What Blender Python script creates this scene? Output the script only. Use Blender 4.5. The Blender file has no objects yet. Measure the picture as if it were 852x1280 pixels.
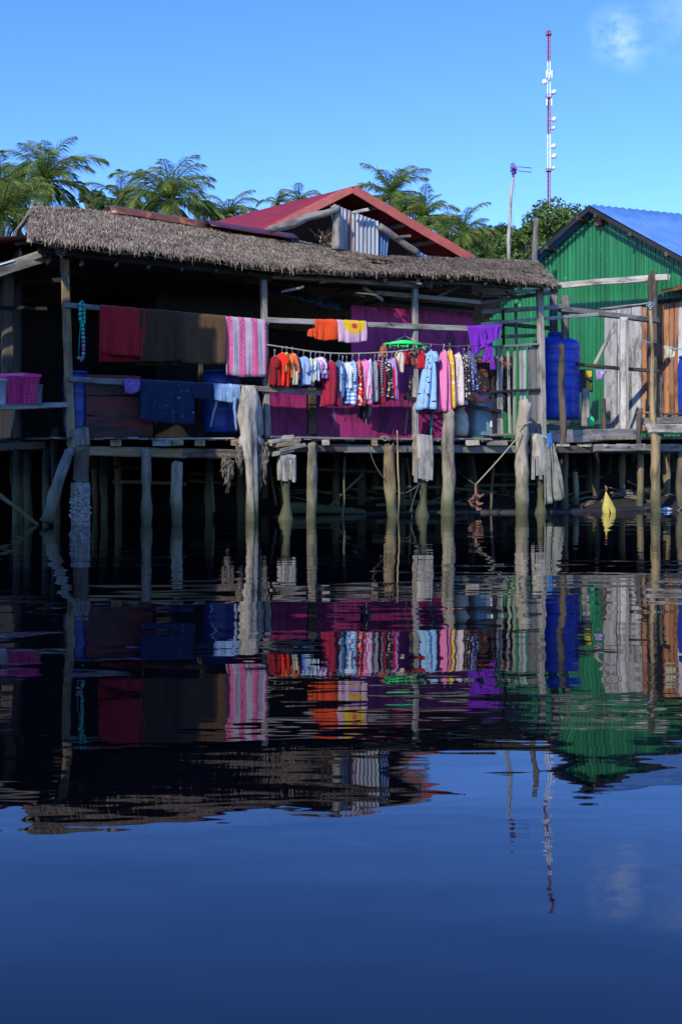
import bpy, bmesh, math, random
from mathutils import Vector, Matrix, noise
R = math.radians
random.seed(7)
sc = bpy.context.scene
col = sc.collection
# ------------------------------------------------------------------ camera
F, HZ, CX, CH = 1400.0, 571.0, 426.0, 1.1      # focal length, eye level and centre of the 852x1280 view, eye height
cam = bpy.data.objects.new('camera', bpy.data.cameras.new('camera'))
col.objects.link(cam)
cam.location = (0, 0, CH); cam.rotation_euler = (R(90), 0, 0)
cam.data.lens = F / 1280 * 36; cam.data.sensor_width = 36
cam.data.shift_y = (HZ - 640) / 1280
cam.data.clip_start = .05; cam.data.clip_end = 3000
sc.camera = cam
# ------------------------------------------------------------------ light
SUN_AZ, SUN_EL = 28.0, 35.0                     # degrees to the left behind the viewer, height
sd = Vector((-math.sin(R(SUN_AZ)) * math.cos(R(SUN_EL)), -math.cos(R(SUN_AZ)) * math.cos(R(SUN_EL)), math.sin(R(SUN_EL))))
sun = bpy.data.objects.new('sun', bpy.data.lights.new('sun', 'SUN'))
col.objects.link(sun); sun.location = sd * 60
sun.rotation_euler = sd.to_track_quat('Z', 'Y').to_euler()
sun.data.energy = 3.1; sun.data.angle = R(.5); sun.data.color = (1, .93, .80)
W = bpy.data.worlds.new('World'); sc.world = W; W.use_nodes = True
nt = W.node_tree; nt.nodes.clear()
wo = nt.nodes.new('ShaderNodeOutputWorld'); bg = nt.nodes.new('ShaderNodeBackground')
sky = nt.nodes.new('ShaderNodeTexSky'); sky.sky_type = 'NISHITA'; sky.sun_disc = False
sky.sun_elevation = R(SUN_EL); sky.sun_rotation = R(180 + SUN_AZ)
sky.air_density = 1.0; sky.dust_density = 0.0; sky.ozone_density = 4.0; sky.altitude = 0
hs = nt.nodes.new('ShaderNodeHueSaturation'); hs.inputs['Saturation'].default_value = 1.18; hs.inputs['Value'].default_value = 1.0
hs.inputs['Hue'].default_value = .507
nt.links.new(sky.outputs[0], hs.inputs['Color'])
tc = nt.nodes.new('ShaderNodeTexCoord')
nz = nt.nodes.new('ShaderNodeTexNoise'); nz.inputs['Scale'].default_value = 42; nz.inputs['Detail'].default_value = 8; nz.inputs['Roughness'].default_value = .6
mp = nt.nodes.new('ShaderNodeMapping'); mp.inputs['Scale'].default_value = (1, 1, 1.6)
nt.links.new(tc.outputs['Generated'], mp.inputs[0]); nt.links.new(mp.outputs[0], nz.inputs[0])
def cloud(dx, dz, r, strength):
    """a thin wisp of cloud in one direction of the sky"""
    d = Vector((dx, 1, dz)).normalized()
    s = nt.nodes.new('ShaderNodeVectorMath'); s.operation = 'DISTANCE'; s.inputs[1].default_value = d
    nrm = nt.nodes.new('ShaderNodeVectorMath'); nrm.operation = 'NORMALIZE'
    nt.links.new(tc.outputs['Generated'], nrm.inputs[0]); nt.links.new(nrm.outputs[0], s.inputs[0])
    m = nt.nodes.new('ShaderNodeMapRange'); m.inputs[1].default_value = r; m.inputs[2].default_value = 0
    m.interpolation_type = 'SMOOTHSTEP'; nt.links.new(s.outputs['Value'], m.inputs[0])
    a = nt.nodes.new('ShaderNodeMath'); a.operation = 'MULTIPLY_ADD'; a.inputs[1].default_value = 1.5; a.inputs[2].default_value = -.55
    nt.links.new(nz.outputs[0], a.inputs[0])
    b = nt.nodes.new('ShaderNodeMath'); b.operation = 'MULTIPLY'; nt.links.new(a.outputs[0], b.inputs[0]); nt.links.new(m.outputs[0], b.inputs[1])
    c = nt.nodes.new('ShaderNodeMath'); c.operation = 'MULTIPLY'; c.inputs[1].default_value = strength; c.use_clamp = True
    nt.links.new(b.outputs[0], c.inputs[0]); return c
tint = nt.nodes.new('ShaderNodeMixRGB'); tint.blend_type = 'MULTIPLY'; tint.inputs[0].default_value = 1; tint.inputs[2].default_value = (.86, 1.0, 1.42, 1)
nt.links.new(hs.outputs[0], tint.inputs[1]); cur = tint.outputs[0]
for a in ((.243, .377, .03, .42), (.258, .362, .022, .25), (.305, .395, .05, .18)):
    c = cloud(*a); mx = nt.nodes.new('ShaderNodeMixRGB'); mx.inputs[2].default_value = (9.5, 10.2, 11.0, 1)
    nt.links.new(cur, mx.inputs[1]); nt.links.new(c.outputs[0], mx.inputs[0]); cur = mx.outputs[0]
nt.links.new(cur, bg.inputs[0]); bg.inputs[1].default_value = .15
nt.links.new(bg.outputs[0], wo.inputs[0])
sc.view_settings.view_transform = 'Standard'; sc.view_settings.look = 'None'
sc.view_settings.gamma = 1; sc.view_settings.use_curve_mapping = False
sc.view_settings.exposure = 0.6
sc.render.engine = 'CYCLES'
sc.cycles.max_bounces = 6; sc.cycles.diffuse_bounces = 3; sc.cycles.glossy_bounces = 4; sc.cycles.transparent_max_bounces = 8
sc.cycles.caustics_reflective = False; sc.cycles.caustics_refractive = False
# ------------------------------------------------------------------ placing helpers
FU = Vector((.906, .4225, 0)).normalized()       # direction along the front of the thatched house
FN = Vector((-.4225, .906, 0)).normalized()      # into the house
FO = Vector((-4.73, 18.1, 0))
def P(x, y, off=0.0):
    """point on a plane parallel to the house front, 'off' metres behind it"""
    k = (x - CX) / F; o = FO + FN * off
    s = (k * o.y - o.x) / (FU.x - k * FU.y); D = o.y + FU.y * s
    return Vector((k * D, D, CH + (HZ - y) / F * D))
def Q(x, y, D):
    return Vector(((x - CX) / F * D, D, CH + (HZ - y) / F * D))
GP = Vector((6.38, 28, 0)); GV = Vector((math.cos(R(45)), -math.sin(R(45)), 0)); GN = Vector((-GV.y * -1, -GV.x, 0))
GN = Vector((-.7071, -.7071, 0))                  # green wall faces left towards the viewer
def G(x, y, off=0.0):
    """point on the green gable wall, 'off' metres in front of it"""
    k = (x - CX) / F; o = GP + GN * off
    s = (k * o.y - o.x) / (GV.x - k * GV.y); D = o.y + GV.y * s
    return Vector((k * D, D, CH + (HZ - y) / F * D))
def px(D): return D / F
# ------------------------------------------------------------------ node materials
def newmat(name):
    m = bpy.data.materials.new(name); m.use_nodes = True
    return m, m.node_tree, m.node_tree.nodes['Principled BSDF']
def N(nt, t, **kw):
    n = nt.nodes.new(t)
    for k, v in kw.items():
        if k.startswith('i_'):
            key = k[2:]; key = int(key) if key.isdigit() else key.replace('_', ' ')
            n.inputs[key].default_value = v
        else: setattr(n, k, v)
    return n
def L(nt, a, b): nt.links.new(a, b)
def rgba(c): return (c[0], c[1], c[2], 1)
def ramp(nt, src, stops):
    r = nt.nodes.new('ShaderNodeValToRGB'); e = r.color_ramp.elements
    e[0].position, e[0].color = stops[0][0], rgba(stops[0][1]); e[1].position, e[1].color = stops[-1][0], rgba(stops[-1][1])
    for p, c in stops[1:-1]:
        x = e.new(p); x.color = rgba(c)
    L(nt, src, r.inputs[0]); return r.outputs[0]
def mix(nt, f, a, b, mode='MIX'):
    m = nt.nodes.new('ShaderNodeMixRGB'); m.blend_type = mode
    for i, v in ((0, f), (1, a), (2, b)):
        if hasattr(v, 'is_linked') or hasattr(v, 'links'): L(nt, v, m.inputs[i])
        elif i == 0: m.inputs[0].default_value = v
        else: m.inputs[i].default_value = rgba(v)
    return m.outputs[0]
def noise_n(nt, co, scale, detail=4, rough=.6, mapping=None):
    if mapping:
        mp = N(nt, 'ShaderNodeMapping'); mp.inputs['Scale'].default_value = mapping; L(nt, co, mp.inputs[0]); co = mp.outputs[0]
    n = N(nt, 'ShaderNodeTexNoise'); n.inputs['Scale'].default_value = scale; n.inputs['Detail'].default_value = detail; n.inputs['Roughness'].default_value = rough
    L(nt, co, n.inputs[0]); return n.outputs[0]
def bump(nt, bsdf, h, strength=.5, dist=.02):
    b = N(nt, 'ShaderNodeBump'); b.inputs['Strength'].default_value = strength; b.inputs['Distance'].default_value = dist
    L(nt, h, b.inputs['Height']); L(nt, b.outputs[0], bsdf.inputs['Normal'])
def mathn(nt, op, a, b=None, clamp=False):
    m = N(nt, 'ShaderNodeMath', operation=op, use_clamp=clamp)
    for i, v in ((0, a), (1, b)):
        if v is None: continue
        if isinstance(v, (int, float)): m.inputs[i].default_value = v
        else: L(nt, v, m.inputs[i])
    return m.outputs[0]
def wood(name, dark, mid, light, grain=14, wet=True, rough=.85, paint=None, paint_amt=.5):
    m, nt, b = newmat(name)
    tc = N(nt, 'ShaderNodeTexCoord'); oi = N(nt, 'ShaderNodeObjectInfo')
    va = N(nt, 'ShaderNodeVectorMath', operation='ADD'); L(nt, tc.outputs['Object'], va.inputs[0])
    cb = N(nt, 'ShaderNodeCombineXYZ'); k = mathn(nt, 'MULTIPLY', oi.outputs['Random'], 37.0)
    for i in range(3): L(nt, k, cb.inputs[i])
    L(nt, cb.outputs[0], va.inputs[1]); co = va.outputs[0]
    g = noise_n(nt, co, grain, 6, .7, (1, 1, .07)); s = noise_n(nt, co, 2.2, 4, .65, (1, 1, .5))
    c = ramp(nt, g, [(.3, dark), (.5, mid), (.72, light)])
    c = mix(nt, mathn(nt, 'MULTIPLY', s, .9), c, mid, 'MIX')
    st = ramp(nt, noise_n(nt, co, 5, 5, .7, (1, 1, .35)), [(.36, (.14, .13, .12)), (.52, (1, 1, 1))])
    c = mix(nt, .75, c, st, 'MULTIPLY')
    # board to board difference
    rv = N(nt, 'ShaderNodeMapRange'); L(nt, oi.outputs['Random'], rv.inputs[0]); rv.inputs[3].default_value = .68; rv.inputs[4].default_value = 1.22
    hsv = N(nt, 'ShaderNodeHueSaturation'); L(nt, rv.outputs[0], hsv.inputs['Value']); L(nt, c, hsv.inputs['Color']); c = hsv.outputs[0]
    if paint:
        pf = ramp(nt, noise_n(nt, co, 6, 6, .75, (1, 1, .25)), [(paint_amt - .05, (0, 0, 0)), (paint_amt + .06, (1, 1, 1))])
        c = mix(nt, pf, c, paint)
    if wet:
        ge = N(nt, 'ShaderNodeNewGeometry'); sp = N(nt, 'ShaderNodeSeparateXYZ'); L(nt, ge.outputs['Position'], sp.inputs[0])
        wn = noise_n(nt, ge.outputs['Position'], 9, 4)
        zz = mathn(nt, 'ADD', sp.outputs[2], mathn(nt, 'MULTIPLY', wn, -.35))
        mr = N(nt, 'ShaderNodeMapRange'); L(nt, zz, mr.inputs[0]); mr.inputs[1].default_value = -.02; mr.inputs[2].default_value = .22; mr.inputs[3].default_value = 1; mr.inputs[4].default_value = 0
        c = mix(nt, mr.outputs[0], c, (.018, .018, .014))
        mr2 = N(nt, 'ShaderNodeMapRange'); L(nt, zz, mr2.inputs[0]); mr2.inputs[1].default_value = .3; mr2.inputs[2].default_value = .7; mr2.inputs[3].default_value = .45; mr2.inputs[4].default_value = 0
        c = mix(nt, mr2.outputs[0], c, (.15, .15, .06))
    L(nt, c, b.inputs['Base Color']); b.inputs['Roughness'].default_value = rough
    bump(nt, b, g, .6, .012)
    return m
def plain(name, c, rough=.6, var=.25, scale=6, metal=0, bumpd=0.0, dirt=None, dirt_at=.6, spec=.5):
    m, nt, b = newmat(name); tc = N(nt, 'ShaderNodeTexCoord'); oi = N(nt, 'ShaderNodeObjectInfo')
    va = N(nt, 'ShaderNodeVectorMath', operation='ADD'); L(nt, tc.outputs['Object'], va.inputs[0]); L(nt, oi.outputs['Random'], va.inputs[1])
    n = noise_n(nt, va.outputs[0], scale, 5, .65)
    cc = ramp(nt, n, [(.3, [x * (1 - var) for x in c]), (.7, [min(1, x * (1 + var)) for x in c])])
    if dirt:
        d = ramp(nt, noise_n(nt, va.outputs[0], scale * 2.3, 6, .7), [(dirt_at - .04, (0, 0, 0)), (dirt_at + .08, (1, 1, 1))])
        cc = mix(nt, d, cc, dirt)
    L(nt, cc, b.inputs['Base Color']); b.inputs['Roughness'].default_value = rough; b.inputs['Metallic'].default_value = metal
    b.inputs['Specular IOR Level'].default_value = spec
    if bumpd: bump(nt, b, n, .6, bumpd)
    return m
def cloth(name, c, pattern=None, c2=(.8, .8, .8), c3=None, scale=10, amt=.3):
    """cloth with a woven or printed pattern laid out on the cloth's own surface (UV in metres)"""
    m, nt, b = newmat(name); uv = N(nt, 'ShaderNodeTexCoord').outputs['UV']
    n = noise_n(nt, uv, 5, 4); cc = ramp(nt, n, [(.3, [x * .8 for x in c]), (.7, [min(1, x * 1.15) for x in c])])
    def vor(sc_, at, w=.02, rnd=1):
        v = N(nt, 'ShaderNodeTexVoronoi'); v.inputs['Scale'].default_value = sc_; v.inputs['Randomness'].default_value = rnd; L(nt, uv, v.inputs[0])
        return ramp(nt, v.outputs['Distance'], [(at, (1, 1, 1)), (at + w, (0, 0, 0))]), v
    if pattern == 'floral':
        f, v = vor(scale, amt, .06); cc = mix(nt, f, cc, c2)
        f2, _ = vor(scale * 1.7, amt * .6, .05); cc = mix(nt, f2, cc, c3 or c2)
    elif pattern == 'dots':
        f, _ = vor(scale, amt, .05, .35); cc = mix(nt, f, cc, c2)
    elif pattern in ('stripes', 'hstripes', 'check'):
        sp = N(nt, 'ShaderNodeSeparateXYZ'); L(nt, uv, sp.inputs[0])
        def st(ch): 
            s = mathn(nt, 'SINE', mathn(nt, 'MULTIPLY', sp.outputs[ch], scale * 6.283)); return mathn(nt, 'GREATER_THAN', s, 1 - 2 * amt)
        if pattern != 'hstripes': cc = mix(nt, mathn(nt, 'MULTIPLY', st(0), .8), cc, c2)
        if pattern != 'stripes': cc = mix(nt, mathn(nt, 'MULTIPLY', st(1), .8), cc, c3 or c2)
    elif pattern == 'bleach':
        f = ramp(nt, noise_n(nt, uv, scale, 3, .5), [(amt, (0, 0, 0)), (amt + .03, (1, 1, 1))]); cc = mix(nt, f, cc, c2)
    elif pattern == 'hearts':     # white towel, three printed bands of pink rings, a pink hem
        sp = N(nt, 'ShaderNodeSeparateXYZ'); L(nt, uv, sp.inputs[0])
        fr = mathn(nt, 'FRACT', mathn(nt, 'MULTIPLY', mathn(nt, 'ADD', sp.outputs[0], .02), 1 / .22))
        band = mathn(nt, 'LESS_THAN', mathn(nt, 'ABSOLUTE', mathn(nt, 'SUBTRACT', fr, .35)), .25)
        v = N(nt, 'ShaderNodeTexVoronoi'); v.inputs['Scale'].default_value = 12; v.inputs['Randomness'].default_value = .2; L(nt, uv, v.inputs[0])
        ring = mathn(nt, 'SINE', mathn(nt, 'MULTIPLY', v.outputs['Distance'], 19)); ring = mathn(nt, 'GREATER_THAN', ring, -.1)
        cc = mix(nt, mathn(nt, 'MULTIPLY', band, mathn(nt, 'ADD', mathn(nt, 'MULTIPLY', ring, .5), .5)), cc, c2)
        hem = mathn(nt, 'GREATER_THAN', sp.outputs[1], 1.02); cc = mix(nt, mathn(nt, 'MULTIPLY', hem, .75), cc, c2)
    elif pattern == 'disc':       # printed yellow disc with a small red mark at its middle
        d = N(nt, 'ShaderNodeVectorMath', operation='DISTANCE'); L(nt, uv, d.inputs[0]); d.inputs[1].default_value = (.30, .03, 0)
        spk, _ = vor(26, .18, .05); cc = mix(nt, mathn(nt, 'MULTIPLY', spk, .5), cc, (.55, .2, .3))
        cc = mix(nt, mathn(nt, 'LESS_THAN', d.outputs['Value'], .2), cc, c2)
        d2 = N(nt, 'ShaderNodeVectorMath', operation='DISTANCE'); L(nt, uv, d2.inputs[0]); d2.inputs[1].default_value = (.30, .07, 0)
        cc = mix(nt, mathn(nt, 'LESS_THAN', d2.outputs['Value'], .055), cc, (.6, .03, .05))
    L(nt, cc, b.inputs['Base Color']); b.inputs['Roughness'].default_value = .9; b.inputs['Specular IOR Level'].default_value = .15
    b.inputs['Sheen Weight'].default_value = .15
    w = noise_n(nt, uv, 9, 3, .6, (1, .15, 1)); bump(nt, b, w, .5, .02)
    return m
def sheet_metal(name, c, c2=None, rough=.45, rust=(.16, .05, .02), rust_at=.66, streak=(1, 1, .12), metal=0.0, spec=.5, fleck=None):
    m, nt, b = newmat(name); co = N(nt, 'ShaderNodeTexCoord').outputs['Object']
    n = noise_n(nt, co, 3, 5, .6, streak); cc = ramp(nt, n, [(.3, c), (.7, c2 or [x * 1.25 for x in c])])
    f = ramp(nt, noise_n(nt, co, 5.5, 6, .72, streak), [(rust_at, (0, 0, 0)), (rust_at + .05, (1, 1, 1))]); cc = mix(nt, f, cc, rust)
    if fleck:
        g2 = ramp(nt, noise_n(nt, co, 7, 4, .7, (1, 1, .03)), [(.35, (.62, .66, .62)), (.65, (1.25, 1.2, 1.2))]); cc = mix(nt, .8, cc, g2, 'MULTIPLY')
        f = ramp(nt, noise_n(nt, co, 16, 3, .6, (1, 1, .5)), [(.69, (0, 0, 0)), (.72, (1, 1, 1))]); cc = mix(nt, f, cc, fleck)
    L(nt, cc, b.inputs['Base Color']); b.inputs['Roughness'].default_value = rough; b.inputs['Metallic'].default_value = metal
    b.inputs['Specular IOR Level'].default_value = spec
    bump(nt, b, n, .3, .01); return m
M = {}
M['grey'] = wood('weathered_grey_wood', (.06, .055, .046), (.25, .23, .195), (.46, .43, .37))
M['pale'] = wood('bleached_wood', (.12, .11, .09), (.38, .34, .27), (.62, .57, .48))
M['brown'] = wood('brown_wood', (.03, .022, .015), (.10, .075, .05), (.20, .155, .11))
M['dark'] = wood('shade_dark_old_wood', (.005, .004, .004), (.016, .013, .011), (.038, .032, .027))  # old wood darkened further; its colour carries shade indoors and under decks
M['ochre'] = wood('ochre_wood', (.12, .085, .035), (.30, .21, .10), (.46, .34, .19))
M['pile'] = wood('pile_wood', (.06, .05, .035), (.27, .23, .165), (.52, .46, .36), grain=9)
M['redpaint'] = wood('brown_board_with_red_paint', (.03, .018, .014), (.07, .035, .026), (.12, .06, .045), paint=(.17, .025, .02), paint_amt=.52)
M['whiteplank'] = wood('whitewashed_planks', (.18, .17, .155), (.42, .40, .37), (.62, .60, .57), grain=9, wet=False)
M['orange_plank'] = wood('new_orange_planks', (.22, .085, .035), (.42, .19, .085), (.56, .29, .14), grain=9, wet=False)
M['magenta'] = wood('magenta_painted_boards', (.22, .012, .10), (.42, .025, .19), (.56, .05, .27), grain=4, wet=False, rough=.6)
M['bark'] = wood('bark', (.03, .025, .02), (.10, .085, .065), (.22, .19, .15))
M['green_sheet'] = sheet_metal('green_corrugated_sheet', (.006, .12, .034), (.014, .20, .055), rough=.35, rust=(.02, .05, .03), rust_at=.7, fleck=(.22, .42, .28))
M['blue_sheet'] = sheet_metal('blue_corrugated_sheet', (.06, .16, .40), (.10, .23, .52), rough=.4, rust_at=.8)
M['red_sheet'] = sheet_metal('red_roof_sheet', (.17, .010, .012), (.25, .017, .018), rough=.5, rust_at=.85)
M['maroon_sheet'] = sheet_metal('maroon_sheet', (.06, .012, .014), (.09, .02, .02), rust_at=.8)
M['rust_sheet'] = sheet_metal('rusty_sheet', (.08, .03, .016), (.16, .06, .03), rust=(.35, .11, .03), rust_at=.55)
M['zinc'] = sheet_metal('galvanised_sheet', (.24, .265, .29), (.38, .40, .42), rough=.5, rust=(.20, .065, .03), rust_at=.55, streak=(1, 1, .06))
M['pale_sheet'] = sheet_metal('pale_blue_sheet', (.40, .48, .56), (.55, .62, .68), rust_at=.8)
M['blue_dull_sheet'] = sheet_metal('dull_blue_sheet', (.03, .09, .24), (.07, .15, .32), rust_at=.68)
M['fascia'] = plain('salmon_painted_board', (.38, .085, .06), .6, .2, 3)
M['red_wall'] = plain('red_painted_wall', (.22, .013, .012), .65, .2, 3)
M['blue_plastic'] = plain('blue_plastic', (.012, .05, .42), .38, .12, 3, dirt=(.05, .09, .25), dirt_at=.63)
M['shaded_blue_plastic'] = plain('shaded_blue_plastic', (.008, .035, .22), .42, .15, 3, dirt=(.03, .05, .12), dirt_at=.6)  # blue plastic with the shade on the two left barrels put into its colour
M['pink_plastic'] = plain('pink_plastic', (.95, .035, .27), .4, .06)
M['white_plastic'] = plain('white_plastic', (.55, .60, .66), .45, .1)
M['grey_plastic'] = plain('grey_plastic', (.26, .29, .30), .5, .15)
M['green_plastic'] = plain('green_plastic', (.03, .72, .16), .4, .08)
M['turquoise'] = plain('turquoise_plastic', (.04, .42, .30), .45, .1)
M['lilac_foam'] = plain('lilac_foam', (.34, .12, .24), .6, .1)
M['teal'] = plain('teal_paint', (.05, .34, .32), .5, .2, dirt=(.1, .1, .08))
M['tub'] = plain('grey_blue_tub', (.20, .29, .33), .55, .2, 5, dirt=(.42, .46, .46), dirt_at=.6)
M['sack'] = plain('cream_sack', (.48, .44, .34), .9, .35, 9, bumpd=.02)
M['steel'] = plain('dull_steel', (.30, .31, .31), .4, .2, metal=.6)
M['wire'] = plain('pale_wire', (.45, .47, .5), .4, .1, metal=.5)
M['rope'] = plain('old_rope', (.34, .29, .21), .95, .2, 40)
M['darkrope'] = plain('dark_rope', (.10, .085, .065), .95, .2, 40)
M['rust'] = plain('rust', (.20, .085, .06), .9, .4, 14, bumpd=.01)
M['yellow_plastic'] = plain('faded_yellow_plastic', (.46, .37, .055), .6, .2, 9, dirt=(.08, .06, .02), dirt_at=.62)
M['yellow_board'] = plain('yellow_board', (.55, .38, .02), .6, .15)
M['black'] = plain('black_paint', (.012, .012, .013), .6, .3)
M['void'] = plain('shade_black_board', (.006, .005, .005), 1, .2, spec=0)  # near-black colour standing in for shade in the loft and under floors
M['conc'] = plain('old_concrete', (.26, .25, .22), .95, .35, 12, bumpd=.03, dirt=(.06, .055, .045), dirt_at=.52)
M['barn'] = plain('barnacles', (.30, .30, .28), .9, .5, 40)
M['mud'] = plain('dark_mud', (.018, .015, .012), .55, .4, 6, bumpd=.03)
M['debris'] = plain('dry_weed', (.16, .13, .095), .95, .4, 12)
M['tower_red'] = plain('tower_red_paint', (.34, .09, .13), .6, .1)
M['tower_white'] = plain('tower_white_paint', (.80, .82, .84), .6, .06)
M['violet'] = plain('violet_paint', (.22, .07, .30), .5, .15)
M['tarp'] = plain('grey_green_tarpaulin', (.20, .20, .15), .8, .45, 7, bumpd=.02)
M['bluetarp'] = plain('blue_tarpaulin', (.03, .16, .42), .7, .2)
def leafmat(name, c1, c2, c3, trans=.35):
    m, nt, b = newmat(name); g = N(nt, 'ShaderNodeNewGeometry')
    c = ramp(nt, g.outputs['Random Per Island'], [(0, c1), (.55, c2), (1, c3)])
    L(nt, c, b.inputs['Base Color']); b.inputs['Roughness'].default_value = .5; b.inputs['Specular IOR Level'].default_value = .35
    t = N(nt, 'ShaderNodeBsdfTranslucent'); tcx = mix(nt, .5, c, (.18, .24, .02)); L(nt, tcx, t.inputs[0])
    ms = N(nt, 'ShaderNodeMixShader'); ms.inputs[0].default_value = trans
    L(nt, b.outputs[0], ms.inputs[1]); L(nt, t.outputs[0], ms.inputs[2])
    L(nt, ms.outputs[0], nt.nodes['Material Output'].inputs[0]); return m
M['palm'] = leafmat('palm_leaf', (.07, .14, .022), (.19, .27, .05), (.42, .43, .15), .45)
M['leaf'] = leafmat('tree_leaf', (.04, .085, .015), (.09, .16, .03), (.19, .25, .06))
M['leaf2'] = leafmat('tree_leaf_dark', (.022, .05, .015), (.05, .095, .025), (.10, .15, .04))
m, nt, b = newmat('thatch'); g = N(nt, 'ShaderNodeNewGeometry')
c = ramp(nt, g.outputs['Random Per Island'], [(0, (.09, .065, .045)), (.3, (.23, .18, .125)), (.75, (.38, .31, .225)), (1, (.62, .53, .40))])
s = ramp(nt, noise_n(nt, g.outputs['Position'], 3.0, 5, .7), [(.32, (.42, .37, .33)), (.48, (.85, .80, .76)), (.66, (1.15, 1.12, 1.05))]); c = mix(nt, .9, c, s, 'MULTIPLY')
L(nt, c, b.inputs['Base Color']); b.inputs['Roughness'].default_value = .95; b.inputs['Specular IOR Level'].default_value = .1; M['thatch'] = m
m, nt, b = newmat('ground_earth'); g = N(nt, 'ShaderNodeNewGeometry'); sp = N(nt, 'ShaderNodeSeparateXYZ'); L(nt, g.outputs['Position'], sp.inputs[0])
mr = N(nt, 'ShaderNodeMapRange'); L(nt, sp.outputs[2], mr.inputs[0]); mr.inputs[1].default_value = 1.2; mr.inputs[2].default_value = 2.6
c1 = ramp(nt, noise_n(nt, g.outputs['Position'], 2, 6), [(.3, (.008, .007, .006)), (.7, (.026, .022, .017))])
c2 = ramp(nt, noise_n(nt, g.outputs['Position'], .8, 6), [(.3, (.03, .05, .015)), (.7, (.08, .09, .03))])
L(nt, mix(nt, mr.outputs[0], c1, c2), b.inputs['Base Color']); b.inputs['Roughness'].default_value = .8; M['ground'] = m
m, nt, b = newmat('still_harbour_water'); g = N(nt, 'ShaderNodeNewGeometry'); pos = g.outputs['Position']
b.inputs['Base Color'].default_value = (.0006, .0011, .0028, 1); b.inputs['Roughness'].default_value = .012; b.inputs['IOR'].default_value = 1.5
b.inputs['Specular IOR Level'].default_value = .5
h1 = noise_n(nt, pos, 1.0, 2, .5, (.45, 1.1, 1)); h2 = noise_n(nt, pos, 1.0, 2, .5, (2.0, 3.2, 1)); h3 = noise_n(nt, pos, 1.0, 1, .4, (4, 13, 1)); h4 = noise_n(nt, pos, 1.0, 1, .4, (5.5, 6, 1))
spw = N(nt, 'ShaderNodeSeparateXYZ'); L(nt, pos, spw.inputs[0]); nr = N(nt, 'ShaderNodeMapRange', interpolation_type='SMOOTHSTEP'); L(nt, spw.outputs[1], nr.inputs[0]); nr.inputs[1].default_value = 6.2; nr.inputs[2].default_value = 4.2; nr.inputs[3].default_value = .034; nr.inputs[4].default_value = .12; nf = N(nt, 'ShaderNodeMapRange', interpolation_type='SMOOTHSTEP'); L(nt, spw.outputs[1], nf.inputs[0]); nf.inputs[1].default_value = 2.6; nf.inputs[2].default_value = 3.9; nf.inputs[3].default_value = .12; nf.inputs[4].default_value = 1; near = mathn(nt, 'MULTIPLY', nr.outputs[0], nf.outputs[0])
patch = ramp(nt, noise_n(nt, pos, .35, 2, .5, (.6, 1.6, 1)), [(.42, (.25, .25, .25)), (.62, (1, 1, 1))])
hh = mathn(nt, 'ADD', mathn(nt, 'MULTIPLY', h1, 1.0), mathn(nt, 'MULTIPLY', mathn(nt, 'MULTIPLY', h2, .11), patch))
hh = mathn(nt, 'ADD', hh, mathn(nt, 'MULTIPLY', mathn(nt, 'ADD', mathn(nt, 'MULTIPLY', h3, near), mathn(nt, 'MULTIPLY', h4, .05)), patch))
bump(nt, b, hh, 1.0, .011); M['water'] = m
# ------------------------------------------------------------------ mesh building
def me_obj(name, verts, faces, mat, parent=None, loc=None, smooth=False, uvs=None, rot=None):
    me = bpy.data.meshes.new(name); me.from_pydata([tuple(v) for v in verts], [], faces); me.update()
    if smooth: me.polygons.foreach_set('use_smooth', [True] * len(me.polygons))
    if uvs:
        uvl = me.uv_layers.new(name='UVMap')
        for lp in me.loops: uvl.data[lp.index].uv = uvs[lp.vertex_index]
    if mat: me.materials.append(mat)
    o = bpy.data.objects.new(name, me); col.objects.link(o)
    loc = Vector(loc) if loc is not None else Vector((0, 0, 0))
    if parent is not None:
        o.parent = parent
        pl = Vector(parent.location) if parent.parent is None else Vector(parent.location) + Vector(parent.parent.location)
        loc = loc - pl
    o.location = loc
    if rot is not None: o.rotation_mode = 'QUATERNION'; o.rotation_quaternion = rot
    return o
def tag(o, label=None, cat=None, group=None, kind=None):
    if label: o['label'] = label
    if cat: o['category'] = cat
    if group: o['group'] = group
    if kind: o['kind'] = kind
    return o
def root(name, loc, label, cat, group=None):
    o = bpy.data.objects.new(name, None); col.objects.link(o); o.location = loc; o.empty_display_size = .2
    return tag(o, label, cat, group)
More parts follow.
